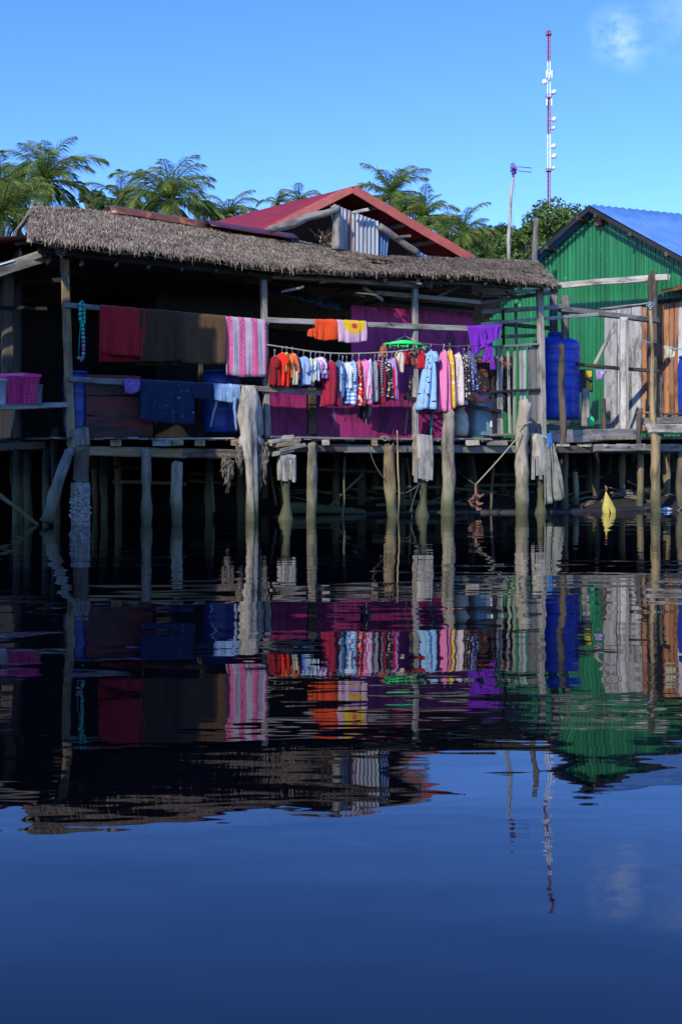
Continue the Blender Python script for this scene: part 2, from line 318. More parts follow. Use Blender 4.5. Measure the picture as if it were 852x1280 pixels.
class MB:
    def __init__(s): s.v = []; s.f = []
    def loop(s, pts): i = len(s.v); s.v += [Vector(p) for p in pts]; return list(range(i, i + len(pts)))
    def bridge(s, a, b, closed=True):
        n = len(a)
        for i in range(n if closed else n - 1): j = (i + 1) % n; s.f.append((a[i], a[j], b[j], b[i]))
    def tube(s, path, radii, n=8, cap=True, rough=0.0, squash=1.0):
        path = [Vector(p) for p in path]; prev = None
        if isinstance(radii, (int, float)): radii = [radii] * len(path)
        up = None
        for i, p in enumerate(path):
            d = (path[min(i + 1, len(path) - 1)] - path[max(i - 1, 0)]).normalized()
            if up is None: up = Vector((0, 0, 1)) if abs(d.z) < .9 else Vector((1, 0, 0))
            a = d.cross(up).normalized(); c = a.cross(d).normalized(); up = c
            ring = []
            for k in range(n):
                t = 2 * math.pi * k / n; r = radii[i] * (1 + rough * random.uniform(-1, 1))
                ring.append(p + a * math.cos(t) * r + c * math.sin(t) * r * squash)
            lp = s.loop(ring)
            if prev: s.bridge(prev, lp)
            elif cap: s.f.append(tuple(reversed(lp)))
            prev = lp
        if cap: s.f.append(tuple(prev))
    def box(s, c, sx, sy, sz, rot=None):
        c = Vector(c); pts = []
        for z in (-1, 1):
            for x, y in ((-1, -1), (1, -1), (1, 1), (-1, 1)):
                p = Vector((x * sx / 2, y * sy / 2, z * sz / 2))
                if rot is not None: p = rot @ p
                pts.append(c + p)
        a = s.loop(pts)
        for f in ((0, 3, 2, 1), (4, 5, 6, 7), (0, 1, 5, 4), (1, 2, 6, 5), (2, 3, 7, 6), (3, 0, 4, 7)): s.f.append(tuple(a[i] for i in f))
    def lathe(s, c, prof, n=28, bot=True, top=True):
        c = Vector(c); prev = None
        for r, z in prof:
            lp = s.loop([c + Vector((math.cos(2 * math.pi * k / n) * r, math.sin(2 * math.pi * k / n) * r, z)) for k in range(n)])
            if prev: s.bridge(prev, lp)
            elif bot: s.f.append(tuple(reversed(lp)))
            prev = lp
        if top: s.f.append(tuple(prev))
    def build(s, name, mat, parent=None, smooth=False, origin=None):
        o = Vector(origin) if origin is not None else (Vector(parent.location) if parent is not None and parent.parent is None else Vector((0, 0, 0)))
        return me_obj(name, [v - o for v in s.v], s.f, mat, parent, o, smooth)
def zquat(d, side=None):
    """rotation taking local Z to d, local X kept horizontal"""
    z = Vector(d).normalized()
    ref = Vector((0, 0, 1)) if abs(z.z) < .95 else (Vector(side) if side is not None else FU)
    if abs(z.z) < .95: x = z.cross(ref).normalized()
    else: x = (ref - z * ref.dot(z)).normalized()
    y = z.cross(x).normalized()
    return Matrix((x, y, z)).transposed().to_quaternion()
def board(name, mat, p0, p1, w, h, parent=None, label=None, jit=.06, side=None, wear=1.0):
    """squared timber from p0 to p1: w across (horizontal), h deep (vertical), worn corners and a slight bow"""
    p0, p1 = Vector(p0), Vector(p1); Ln = (p1 - p0).length; n = max(3, min(14, int(Ln / .25)))
    mb = MB(); prev = None; bow = random.uniform(-1, 1) * Ln * .004 * wear; bow2 = random.uniform(-1, 1) * Ln * .004 * wear
    for i in range(n + 1):
        t = i / n; z = Ln * t
        ww = w / 2 * (1 + random.uniform(-jit, jit)); hh = h / 2 * (1 + random.uniform(-jit, jit)); bv = min(w, h) * .14
        ox = bow * math.sin(math.pi * t) + random.uniform(-1, 1) * w * .03; oy = bow2 * math.sin(math.pi * t) + random.uniform(-1, 1) * h * .03
        pts = []
        for sx, sy, a in ((1, 1, 0), (1, 1, 1), (-1, 1, 1), (-1, 1, 0), (-1, -1, 0), (-1, -1, 1), (1, -1, 1), (1, -1, 0)):
            x = sx * (ww - (bv if a else 0)); y = sy * (hh - (0 if a else bv))
            ez = random.uniform(-1, 1) * min(w, h) * .35 * wear if i in (0, n) else 0
            pts.append((x + ox, y + oy, z + ez))
        lp = mb.loop(pts)
        if prev: mb.bridge(prev, lp)
        else: mb.f.append(tuple(reversed(lp)))
        prev = lp
    mb.f.append(tuple(prev))
    o = me_obj(name, mb.v, mb.f, mat, parent, p0, False, rot=zquat(p1 - p0, side))
    if label: o['label'] = label
    return o
def pole(name, mat, p0, p1, r0, r1=None, parent=None, label=None, wob=.26, bend=.011, n=14, knots=True, pts=None):
    """round pole with an uneven surface and gentle bends"""
    p0, p1 = Vector(p0), Vector(p1); r1 = r0 if r1 is None else r1; Ln = (p1 - p0).length; k = max(5, min(22, int(Ln / .09)))
    mb = MB(); prev = None; ph = random.uniform(0, 50); sm = random.random() * 20
    for i in range(k + 1):
        t = i / k; r = r0 + (r1 - r0) * t
        ox = (noise.noise(Vector((t * 2.2, ph, 0))) ) * Ln * bend * 2; oy = noise.noise(Vector((t * 2.2, 0, ph))) * Ln * bend * 2
        ring = []
        for j in range(n):
            a = 2 * math.pi * j / n
            rr = r * (1 + wob * noise.noise(Vector((math.cos(a) * 1.3 + sm, math.sin(a) * 1.3, t * Ln * 3))) * 1.6 + random.uniform(-.03, .03))
            ez = random.uniform(-1, 1) * r * .5 if i == k else 0
            ring.append((ox + math.cos(a) * rr, oy + math.sin(a) * rr, t * Ln + ez))
        lp = mb.loop(ring)
        if prev: mb.bridge(prev, lp)
        else: mb.f.append(tuple(reversed(lp)))
        prev = lp
    mb.f.append(tuple(prev))
    o = me_obj(name, mb.v, mb.f, mat, parent, p0, True, rot=zquat(p1 - p0))
    if label: o['label'] = label
    return o
def corrugated(name, mat, a, b, c, d, pitch=.09, amp=.014, parent=None, label=None, rows=6, thick=.004, down=True, trap=False):
    """corrugated sheet with corners a b (one end) d c (other end): ribs run from the a-b edge to the d-c edge"""
    a, b, c, d = map(Vector, (a, b, c, d)); Wd = max((b - a).length, (c - d).length); nw = max(2, round(Wd / pitch)); nx = nw * (8 if not trap else 8)
    nrm = (b - a).cross(d - a).normalized(); mb = MB(); prev = None
    for j in range(rows + 1):
        v = j / rows; l0 = a.lerp(d, v); r0 = b.lerp(c, v); ring = []
        for i in range(nx + 1):
            u = i / nx; s = math.sin(2 * math.pi * u * nw)
            if trap: s = max(-1, min(1, s * 2.4))
            ring.append(l0.lerp(r0, u) + nrm * (s * amp + noise.noise(l0.lerp(r0, u) * 1.3) * .012))
        lp = mb.loop(ring)
        if prev: mb.bridge(prev, lp, False)
        prev = lp
    o = mb.build(name, mat, parent, True)
    if parent is None:
        pass
    md = o.modifiers.new('thickness', 'SOLIDIFY'); md.thickness = thick; md.offset = 0
    if label: o['label'] = label
    return o
def rope(name, mat, pts, r, parent=None, n=6, sub=6, sag=0):
    pts = [Vector(p) for p in pts]; path = []
    for i in range(len(pts) - 1):
        p0, p1, p2, p3 = pts[max(i - 1, 0)], pts[i], pts[i + 1], pts[min(i + 2, len(pts) - 1)]
        for k in range(sub):
            t = k / sub
            q = .5 * ((2 * p1) + (p2 - p0) * t + (2 * p0 - 5 * p1 + 4 * p2 - p3) * t * t + (3 * p1 - p0 - 3 * p2 + p3) * t ** 3)
            q.z -= sag * math.sin(math.pi * (i + t) / (len(pts) - 1)); path.append(q)
    path.append(pts[-1]); mb = MB(); mb.tube(path, r, n); return mb.build(name, mat, parent, True, origin=None if parent else pts[0])
# ================================================================== THE SETTING
def smooth(a, b, x): t = max(0, min(1, (x - a) / (b - a))); return t * t * (3 - 2 * t)
def ground_z(x, y):
    z = -.7 + 1.0 * smooth(20.5, 24.5, y) + .9 * smooth(24.5, 27.5, y) + .35 * smooth(28, 34, y) + 4 * smooth(40, 90, y) + 7 * smooth(90, 220, y) * (1 + .3 * math.sin(x * .02))
    return z + noise.noise(Vector((x * .5, y * .5, 0))) * .09 + noise.noise(Vector((x * .03, y * .03, 3))) * 1.5 * smooth(50, 120, y)
xs = sorted(set([-900, -500, -300, -200, -140, -100, -70, -50, -40, -30, -24, -20] + [i * .6 for i in range(-28, 29)] + [20, 24, 30, 40, 50, 70, 100, 140, 200, 300, 500, 900]))
ys = [-30, 0, 10, 16, 19] + [20 + i * .4 for i in range(36)] + [35, 37, 40, 44, 48, 54, 60, 70, 80, 90, 100, 120, 140, 170, 200, 250, 320, 420, 600, 1000]
vs = [Vector((x, y, ground_z(x, y))) for y in ys for x in xs]; nx_ = len(xs)
fs = [(j * nx_ + i, j * nx_ + i + 1, (j + 1) * nx_ + i + 1, (j + 1) * nx_ + i) for j in range(len(ys) - 1) for i in range(nx_ - 1)]
tag(me_obj('ground', vs, fs, M['ground'], smooth=True), kind='structure')
tag(me_obj('water', [(-900, -400, 0), (900, -400, 0), (900, 60, 0), (-900, 60, 0)], [(0, 1, 2, 3)], M['water']), kind='structure')

# ================================================================== THATCHED STILT HOUSE
DZ = 1.42
H = root('stilt_house', P(340, HZ, 1.0) * 1 - Vector((0, 0, CH)), 'long weathered stilt house over the water with a grey thatched roof and magenta wall', 'house')
def FP(s, off, z): p = FO + FU * s + FN * off; return Vector((p.x, p.y, z))
def sx(x, off=0): return (P(x, HZ, off) - FO - FN * off).dot(FU)      # distance along the front at picture column x
S0, S1 = sx(30), sx(700)
# --- thatch
def thatch_slope(mb, e, r, rows, per_m, holes=()):
    """e, r: functions of t (0..1) for eave and ridge line; straw laid down the slope in courses"""
    Ln = (e(1) - e(0)).length; sl = (r(.5) - e(.5)).length
    nrm0 = (e(1) - e(0)).cross(r(.5) - e(.5)).normalized()
    if nrm0.z < 0: nrm0 = -nrm0
    K = 200; J = 26
    def gap(p):
        for h, rad in holes:
            v = p - h; v = v - sd * v.dot(sd)
            if v.length < rad * (1 + .5 * noise.noise(p * 9)): return True
        return False
    for side in (0, 1):
        grid = []
        for i in range(K + 1):
            t = i / K; rowp = []
            for j in range(J + 1):
                v = j / J; p = e(t).lerp(r(t), v) - nrm0 * (.02 + .07 * side)
                p += Vector((0, 0, 1)) * noise.noise(p * 1.5) * .03; rowp.append(p)
            grid.append(mb.loop(rowp))
        for i in range(K):
            for j in range(J):
                f = (grid[i][j], grid[i + 1][j], grid[i + 1][j + 1], grid[i][j + 1])
                if not gap(mb.v[f[0]]): mb.f.append(f)
    for j in range(rows):
        v0 = (j + random.uniform(-.15, .15)) / rows
        for k in range(int(Ln * per_m)):
            t = random.random(); vv = max(-.015, v0 + random.gauss(0, .22 / rows)); p = e(t).lerp(r(t), min(1.02, vv))
            dn = (e(t) - r(t)).normalized(); ln = random.uniform(.16, .50); w = random.uniform(.0035, .009)
            sd_ = (e(1) - e(0)).normalized(); dn = (dn + sd_ * random.gauss(0, .075)).normalized()
            lift = random.uniform(.0, .03) + .015 + noise.noise(p * 1.5) * .03
            if random.random() < .04: lift += random.uniform(0, .05)
            a = p + nrm0 * lift * .3; bq = p + dn * ln + nrm0 * lift
            if vv < .10: ln *= random.uniform(.35, .8); bq = p + dn * ln + nrm0 * lift * .5
            if gap(p) or gap(bq): continue
            if vv < .09:
                ex = max(0, ln - vv * sl); bq += Vector((0, 0, -1)) * ex * random.uniform(.0, .35) - dn * ex * random.uniform(.3, .95)
            md = a.lerp(bq, .5) + nrm0 * .012; q = sd_ * w
            l = mb.loop([a - q, a + q, md + q * .8, bq + q * .3, bq - q * .3, md - q * .8]); mb.f.append((l[0], l[1], l[2], l[5])); mb.f.append((l[5], l[2], l[3], l[4]))
eave_pts = [(34, 296), (85, 303), (200, 315), (340, 333), (430, 338), (520, 341), (600, 345), (697, 355)]
ridge_pts = [(40, 256), (140, 263), (285, 287), (365, 299), (410, 308), (480, 319), (600, 323), (668, 325)]
def polyline(pts, off):
    q = [P(x, y, off) for x, y in pts]; L_ = [0]
    for i in range(1, len(q)): L_.append(L_[-1] + (q[i] - q[i - 1]).length)
    def f(t):
        d = max(0, min(1, t)) * L_[-1]
        for i in range(1, len(q)):
            if d <= L_[i] + 1e-6: return q[i - 1].lerp(q[i], (d - L_[i - 1]) / (L_[i] - L_[i - 1]))
        return q[-1]
    return f
ev, rd = polyline(eave_pts, -.45), polyline(ridge_pts, 1.9)
mb = MB(); random.seed(11)
HOLES = [(P(500, 390, 1.25), .16), (P(512, 394, 1.25), .12), (P(522, 399, 1.25), .09), (P(466, 388, 1.25), .09), (P(552, 388, 1.25), .07), (P(562, 389, 1.25), .07), (P(573, 390, 1.25), .06)]
thatch_slope(mb, ev, rd, 30, 160, HOLES)
bk = lambda t: rd(t) + FN * 2.6 + Vector((0, 0, -1.35))
thatch_slope(mb, bk, rd, 12, 18)
th = mb.build('thatch_roof', M['thatch'], H)
# wisps of straw along the ridge
# rusty and maroon ridge sheets
def cap_sheet(name, mat, pts, wdt=.26, label=None):
    mb = MB(); prev = None
    for k in range(len(pts) * 4 - 3):
        i = min(k // 4, len(pts) - 2); t = (k - i * 4) / 4; p = P(*pts[i], 1.75).lerp(P(*pts[i + 1], 1.75), t) + Vector((0, 0, .03))
        up = noise.noise(p * 3) * .015
        prof = [(-wdt, -.13), (-wdt * .55, -.05), (-.12, -.02), (0, .04), (.14, .0), (.3, -.12)]
        l = mb.loop([p + FN * a + Vector((0, 0, b + up)) for a, b in prof])
        if prev: mb.bridge(prev, l, False)
        prev = l
    o = mb.build(name, mat, H, True); md = o.modifiers.new('t', 'SOLIDIFY'); md.thickness = .012; o['label'] = label
def tri_wall(name, mat, pts, th, parent):
    mb = MB(); n = (pts[1] - pts[0]).cross(pts[2] - pts[0]).normalized() * th; a = mb.loop(pts); b = mb.loop([p + n for p in pts]); mb.bridge(a, b); mb.f += [tuple(reversed(a)), tuple(b)]; return mb.build(name, mat, parent)
cap_sheet('ridge_sheet', M['rust_sheet'], [(136, 262), (195, 271), (258, 282)], .22, 'rusty orange sheet laid along the thatch ridge')
cap_sheet('ridge_sheet', M['maroon_sheet'], [(257, 280), (310, 289), (366, 297)], .34, 'dark maroon sheet laid along the thatch ridge')
# --- main posts, rails, eave beams
random.seed(21)
board('eave_beam', M['dark'], P(50, 313, -.15), P(340, 345, -.15), .09, .10, H)
board('eave_beam', M['grey'], P(330, 345, -.12), P(520, 357, -.12), .08, .08, H)
board('eave_beam', M['grey'], P(500, 350, -.12), P(700, 358, -.12), .09, .08, H)
board('front_post', M['ochre'], P(89.5, 558, 0), P(81, 316, 0), .085, .13, H, 'ochre front post beside the blue barrel', side=FN)
board('front_post', M['pale'], P(334, 546, 0), P(329, 342, 0), .10, .13, H, 'bleached front post at the end of the towels')
board('front_post', M['grey'], P(519, 548, 0), P(518, 352, 0), .10, .11, H, 'grey front post in front of the green peg rack')
board('front_post', M['pale'], P(678, 549, 0), P(674, 362, 0), .13, .11, H, 'pale tall front post beside the blue water tank')
board('rail', M['grey'], P(80, 381, -.07), P(336, 404, -.07), .05, .085, H, 'upper rail carrying the red and brown towels')
board('rail', M['grey'], P(334, 400, -.07), P(592, 411, -.07), .05, .10, H, 'upper rail above the clothes rope')
board('rail', M['grey'], P(86, 474, -.07), P(300, 485, -.07), .05, .095, H, 'lower rail carrying the jeans')
board('rail', M['grey'], P(300, 484, -.07), P(450, 494, -.07), .05, .09, H)
board('rail', M['dark'], P(505, 497, -.05), P(533, 501, -.05), .06, .07, H)
board('rail', M['dark'], P(572, 505, -.05), P(625, 514, -.05), .07, .07, H)
# rafters poking under the thatch
random.seed(22)
for x in list(range(60, 690, 42)):
    a = P(x, 330 + (x - 60) * .045, -.35); b_ = P(x + 12, 300 + (x - 60) * .05, 1.7); a.z = min(a.z, ev(max(0, min(1, (x - 34) / 660))).z - .10); b_.z = rd(max(0, min(1, (x - 34) / 640))).z - .18
    pole('rafter', M['dark'] if x < 420 else M['grey'], a, b_, .032, .028, H)
# gable at the left end: crossed poles
pole('gable_pole', M['grey'], P(14, 306, 3.0), P(42, 256, 1.9), .045, .04, H)
pole('gable_pole', M['grey'], P(76, 309, -.35), P(40, 258, 1.9), .045, .04, H)
pole('gable_pole', M['brown'], P(20, 305, 1.2), P(72, 297, .6), .035, .03, H)
board('gable_post', M['grey'], P(48, 315, 1.8), P(47, 270, 1.8), .07, .07, H)
board('gable_beam', M['grey'], P(0, 336, .4), P(78, 309, -.1), .10, .13, H)
# broken poles and boards under the sagging roof, right half
for a in (((400, 352), (475, 340), .05, -.1, 'grey'), ((340, 352), (600, 372), .045, .5, 'dark'), ((452, 358), (478, 375), .04, .2, 'pale'), ((470, 366), (600, 378), .055, .3, 'grey'), ((395, 375), (470, 345), .04, .8, 'dark'),
          ((545, 372), (600, 345), .035, .3, 'grey'), ((430, 388), (560, 352), .04, 1.4, 'dark'), ((330, 360), (470, 392), .05, 1.6, 'dark'), ((556, 352), (640, 360), .05, .6, 'grey'), ((590, 380), (688, 366), .05, .4, 'grey'), ((478, 376), (592, 386), .05, .9, 'dark')):
    board('loose_beam', M[a[4]], P(*a[0], a[3]), P(*a[1], a[3]), a[2], a[2] * 1.5, H)
corrugated('hanging_sheet', M['zinc'], P(548, 352, .9), P(590, 354, .9), P(590, 368, .9), P(548, 366, .9), .06, .01, H, 'galvanised sheet hanging under the thatch')
corrugated('hanging_sheet', M['rust_sheet'], P(533, 350, .85), P(549, 351, .85), P(549, 365, .85), P(533, 364, .85), .06, .01, H, 'rusty orange sheet hanging under the thatch')
corrugated('hanging_sheet', M['blue_dull_sheet'], P(330, 352, 1.6), P(425, 378, 1.6), P(425, 388, 1.4), P(330, 362, 1.4), .08, .012, H, 'dull blue sheet sloping inside the verandah')
# --- deck
random.seed(23)
s = S0 + .3
while s < sx(640):
    w = random.uniform(.10, .2); board('deck_plank', M['grey'] if random.random() < .6 else M['brown'], FP(s, random.uniform(-.2, -.08), DZ - .018 + random.uniform(-.01, .012)), FP(s, 1.15, DZ - .018), w, .032, H); s += w + random.uniform(.004, .02)
mb = MB(); q = [FP(S0 - .1, 1.15, 0), FP(S1 + .3, 1.15, 0), FP(S1 + .3, 7.5, 0), FP(S0 - .1, 7.5, 0)]
a = mb.loop([p + Vector((0, 0, DZ - .03)) for p in q]); b2 = mb.loop([p + Vector((0, 0, DZ)) for p in q]); mb.bridge(a, b2); mb.f += [tuple(reversed(a)), tuple(b2)]
mb.build('floor', M['dark'], H)
board('deck_edge', M['grey'], P(196, 549, -.18), P(292, 548, -.18), .12, .03, H)
board('deck_edge', M['grey'], P(338, 546, -.2), P(520, 549, -.2), .14, .035, H)
board('deck_edge', M['grey'], P(520, 549, -.2), P(612, 549, -.2), .14, .035, H)
for x0, y0, x1, y1, mt, h in ((88, 563, 232, 567, 'ochre', .16), (226, 566, 308, 568, 'brown', .16), (330, 560, 436, 560, 'brown', .15), (430, 561, 560, 562, 'grey', .15), (556, 561, 665, 562, 'grey', .15)):
    board('main_beam', M[mt], P(x0, y0, -.1), P(x1, y1, -.1), .12, h, H)
for off in (1.2, 2.8, 4.6):
    board('main_beam', M['dark'], FP(S0, off, 1.24), FP(S1, off, 1.24), .12, .14, H)
for x, w in ((145, 13), (202, 22), (222, 15), (250, 13), (300, 22), (345, 16), (407, 10), (468, 8), (532, 10), (590, 18), (620, 26)):
    wm = w * px(19.5 + (x - 300) * .006); board('joist', random.choice([M['pale'], M['ochre'], M['grey']]), P(x, 553.5, -.26 - random.random() * .12), P(x, 553.5, 1.1), wm, .10, H)
# stacked offcuts beside the driftwood post
for k, (x0, y0, x1, y1) in enumerate(((338, 552, 364, 549), (344, 557, 372, 553), (348, 563, 380, 556), (341, 568, 366, 562), (352, 547, 366, 546), (360, 551, 374, 549))):
    board('packing_block', random.choice([M['pale'], M['ochre']]), P(x0, y0, -.42 + k * .03), P(x1, y1, -.3), .12, .07, H)
# --- piles standing in the water
random.seed(24)
def pile(x, ytop, w, off=-.1, mat='pile', label=None, xb=None, r1=None, yb=None):
    xb = (xb or x) + random.uniform(-2, 2)
    base = P(xb if xb is not None else x, HZ, off); base.z = -.6; top = P(x, ytop, off)
    if yb: base = P(xb or x, yb, off)
    r = w / 2 * px(base.y); return pole('pile', M[mat], base, top, r * 1.05, (r1 if r1 else r * .95), H, label)
pile(183, 560, 12.5, -.28, 'pile', 'slim pile with a rounded pale top', xb=183)
pile(222, 578, 14, -.1); pile(389, 553, 12, -.25, 'pile', 'pile with a dab of orange paint')
pile(486, 556, 13.5, -.25, 'ochre', xb=491); pile(560, 514, 16, -.3, 'pile', 'thick pile rising above the deck, bark peeling', xb=561)
pile(655, 502, 16, -.35, 'pile', 'stout pile tied with rope beside the railing', xb=652)
pile(68, 535, 8, .3, 'dark', xb=72); pile(705, 560, 9, .2, 'brown', xb=706); pile(130, 565, 9, 1.5, 'dark')
for x, o_ in ((30, 2.0), (150, 2.5), (260, 1.6), (300, 2.6), (355, 2.2), (420, 1.4), (452, 2.6), (505, 1.5), (545, 2.8), (590, 1.6), (630, 2.6), (690, 1.8), (120, 3.6), (330, 4), (470, 4), (600, 4), (20, 3.6)):
    b_ = P(x, HZ, o_); b_.z = -.6; t_ = Vector((b_.x + random.uniform(-.06, .06), b_.y, 1.2)); pole('pile', M['dark'] if random.random() < .75 else M['brown'], b_, t_, random.uniform(.05, .09), None, H)
# barnacled fat pile with a timber stub on it
c_ = P(101, HZ, -.1); mb = MB(); prof = []; random.seed(25)
for i in range(13):
    z = -.6 + i * (1.28 / 12); prof.append((.155 + random.uniform(-.006, .006), z))
mb.lathe(Vector((c_.x, c_.y, 0)), prof, 20); bp = mb.build('barnacled_pile', M['conc'], H, True); bp['label'] = 'fat round pile crusted with barnacles at left'
mb = MB()
for k in range(80):
    a = random.uniform(math.pi, 2 * math.pi) + .2 * random.uniform(-1, 1); z = random.gauss(.28, .15); r = random.choice([.006, .009, .012, .02, .026]) * random.uniform(.8, 1.2)
    if not -.03 < z < .6: continue
    p = Vector((c_.x + math.cos(a) * .155, c_.y + math.sin(a) * .155, z)); d = Vector((math.cos(a), math.sin(a), 0)); mb.tube([p - d * .01, p + d * r * .6, p + d * r * 1.2], [r, r * .85, r * .3], 6)
o = mb.build('barnacles', M['barn'], bp); tag(o, kind='stuff')
board('pile_stub', M['brown'], Vector((c_.x, c_.y, .66)), Vector((c_.x + .01, c_.y, 1.2)), .22, .2, H)
for k in range(4): board('packing_block', M['grey'], P(92 + k * 6, 557, -.14), P(93 + k * 5, 537 - k, -.14), .07, .06, H)
pole('brace', M['grey'], P(57, 652, -.35) , P(88, 562, -.15), .10, .075, H, 'leaning brace pole')
pole('brace', M['brown'], Q(-6, 614, 18.4), Q(48, 656, 18.1), .035, .03, H, 'thin slanting brace pole at the far left')
# gnarled driftwood post
mb = MB(); random.seed(31)
def gp(x, y, off=-.35): return P(x, y, off)
b_ = gp(315, 652); b_.z = -.5
path = [b_, gp(315, 640), gp(315, 610), gp(314, 580), gp(312, 560), gp(311, 540), gp(310, 520), gp(313, 500), gp(312, 482)]
mb.tube(path, [.10, .095, .09, .10, .115, .14, .155, .14, .10], 22, rough=.05)
for pts, rr in (((gp(306, 540), gp(303, 520, -.3), gp(304, 500), gp(303, 484)), (.06, .07, .06, .02)), ((gp(318, 560), gp(323, 540, -.3), gp(322, 515), gp(320, 486)), (.05, .07, .07, .02)), ((gp(318, 545), gp(328, 555, -.3), gp(330, 572, -.3)), (.09, .07, .03)), ((gp(306, 548), gp(299, 558, -.3), gp(296, 572, -.3)), (.07, .045, .02))):
    mb.tube(list(pts), list(rr), 9, rough=.16)
for v in mb.v:        # fluted, weather-eaten surface
    q = P(313, 540, -.35); d = Vector((v.x - q.x, v.y - q.y, 0)); a = math.atan2(d.y, d.x); v += d * (.22 * math.sin(a * 5 + v.z * 2.2 + noise.noise(v * 4) * 2) + .2 * noise.noise(v * 9))
o = mb.build('driftwood_post', M['pale'], H, True, origin=b_); o['label'] = 'gnarled bleached tree trunk used as a post'
# capped piles: square block over a thin eaten-away pile
def capped(x, x0, x1, yt, yb, mat, base_w, label):
    top = P(x, yt, -.3); bot = P(x, yb, -.3); w = (x1 - x0) * px(top.y)
    board('pile_head', M[mat], bot, top, w, w * .8, H, label, jit=.05, side=FU)
    b_ = P(x, HZ, -.3); mb = MB(); zt = bot.z + .15
    zs = [-.5, 0, .12, .3, .55, zt]; rs = [.15, .13, .10, .06, .075, w * .40]
    mb.tube([Vector((b_.x + random.uniform(-.015, .015), b_.y, z)) for z in zs], rs, 10, rough=.12)
    mb.build('eaten_pile', M['dark'], H, True, origin=Vector((b_.x, b_.y, 0)))
    for k in range(5):
        xx = x0 + (x1 - x0) * (k + .5) / 5; board('splinter', M[mat], P(xx, yb - 22, -.3 - w * .36), P(xx + random.uniform(-1, 1), yb + random.uniform(1, 9), -.3 - w * .36), w / 5.5, .035, H, side=FU)
capped(358, 348, 369, 568, 597, 'pale', 22, 'square pile head beside the driftwood post')
capped(528, 517, 540, 547, 594, 'pale', 24, 'square split pile head under the middle front post')
capped(675, 664, 687, 547, 592, 'pale', 24, 'square split pile head under the tall pale post')
board('side_cleat', M['ochre'], P(519, 590, -.36), P(519, 562, -.36), .07, .06, H)
# --- back and side walls
random.seed(41)
def plank_wall(name, mat, a, b, z0, z1, n, parent, label=None, th=.03, gap=.004, zf=None):
    mb = MB(); a, b = Vector(a), Vector(b); d = (b - a).normalized(); Ln = (b - a).length; nr = Vector((-d.y, d.x, 0)); rot = Matrix((d, nr, Vector((0, 0, 1)))).transposed()
    for i in range(n):
        s0 = Ln * i / n; c = a + d * (s0 + Ln / n / 2) + nr * random.uniform(-.006, .006); zt = (zf(s0 + Ln / n / 2) if zf else z1) + random.uniform(-.01, .01)
        mb.box((c.x, c.y, (z0 + zt) / 2), Ln / n - gap, th, zt - z0, rot)
    o = mb.build(name, mat, parent)
    if label: o['label'] = label
    return o
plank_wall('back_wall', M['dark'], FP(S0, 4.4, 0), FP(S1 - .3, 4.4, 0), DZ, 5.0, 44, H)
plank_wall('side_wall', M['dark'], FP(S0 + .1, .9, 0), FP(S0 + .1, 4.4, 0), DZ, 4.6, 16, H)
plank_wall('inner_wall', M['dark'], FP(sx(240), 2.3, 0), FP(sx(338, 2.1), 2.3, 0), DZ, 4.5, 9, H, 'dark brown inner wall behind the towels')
plank_wall('magenta_wall', M['magenta'], FP(sx(330, 1.25), 1.25, 0), FP(sx(590, 1.25), 1.25, 0), DZ, 2.42, 15, H, 'magenta painted wall, lower boards')
plank_wall('magenta_wall', M['magenta'], FP(sx(438, 1.3), 1.3, 0), FP(sx(590, 1.3), 1.3, 0), 2.425, 4.05, 9, H, 'magenta painted wall, upper boards')
board('door_post', M['brown'], P(389, 543, .75), P(389, 488, .75), .16, .15, H)
board('door_post', M['brown'], P(252, 545, .9), P(250, 405, .9), .08, .08, H)
board('wall_stick', M['pale'], P(506, 542, .6), P(513, 470, .6), .035, .03, H)
for k, (y0, y1) in enumerate(((468, 479), (480, 494), (495, 519), (521, 546))):
    board('wall_board', M['redpaint'], P(108, (y0 + y1) / 2, .22), P([176, 188, 190, 191][k], (y0 + y1) / 2 + [2, 0, 3, 0][k], .22), .03, (y1 - y0) * px(18.9), H)
board('wall_board', M['dark'], P(190, 548, .3), P(240, 549, .3), .05, .05, H)
plank_wall('under_shade', M['void'], FP(S0 - .6, 5.6, 0), FP(S1 + .6, 5.6, 0), -.6, DZ - .02, 50, H, 'black boards added as the shade under the floor')  # black sheet added in place of deep shade below the deck
# --- old gable above the thatch (poles and sheets)
O1 = 1.5
pole('gable_rafter', M['grey'], P(338, 288, O1 - .3), P(424, 260, O1 - .3), .075, .065, H, 'thick pale rafter above the thatch')
pole('gable_upright', M['grey'], P(420, 312, O1 - .2), P(419, 258, O1 - .2), .10, .09, H)
corrugated('gable_sheet', M['zinc'], P(423, 258, O1), P(473, 277, O1), P(473, 325, O1), P(423, 325, O1), .088, .02, H, 'rust-streaked galvanised sheets above the thatch')
corrugated('gable_sheet', M['blue_dull_sheet'], P(474, 286, O1 + .03), P(486, 295, O1 + .03), P(483, 325, O1 + .03), P(474, 325, O1 + .03), .09, .02, H, 'blue corrugated strip above the thatch')
corrugated('gable_sheet', M['blue_dull_sheet'], P(519, 312, O1 + .03), P(538, 322, O1 + .03), P(538, 330, O1 + .03), P(519, 330, O1 + .03), .09, .02, H)
pole('gable_rafter', M['grey'], P(473, 283, O1 - .1), P(522, 316, O1 - .1), .07, .06, H)
board('gable_stub', M['pale'], P(441, 266, O1 - .15), P(460, 262, O1 - .2), .08, .06, H); board('gable_stub', M['pale'], P(493, 297, O1 - .15), P(513, 295, O1 - .2), .07, .05, H)
lf = lambda x, y, o=O1 + 1.2: P(x, y, o)
tri_wall('loft_shade', M['void'], [lf(330, 320), lf(330, 291), lf(421, 261), lf(472, 282), lf(520, 318), lf(520, 320)], .04, H)  # black sheet painted as the shade inside the open gable
mb = MB(); random.seed(5)
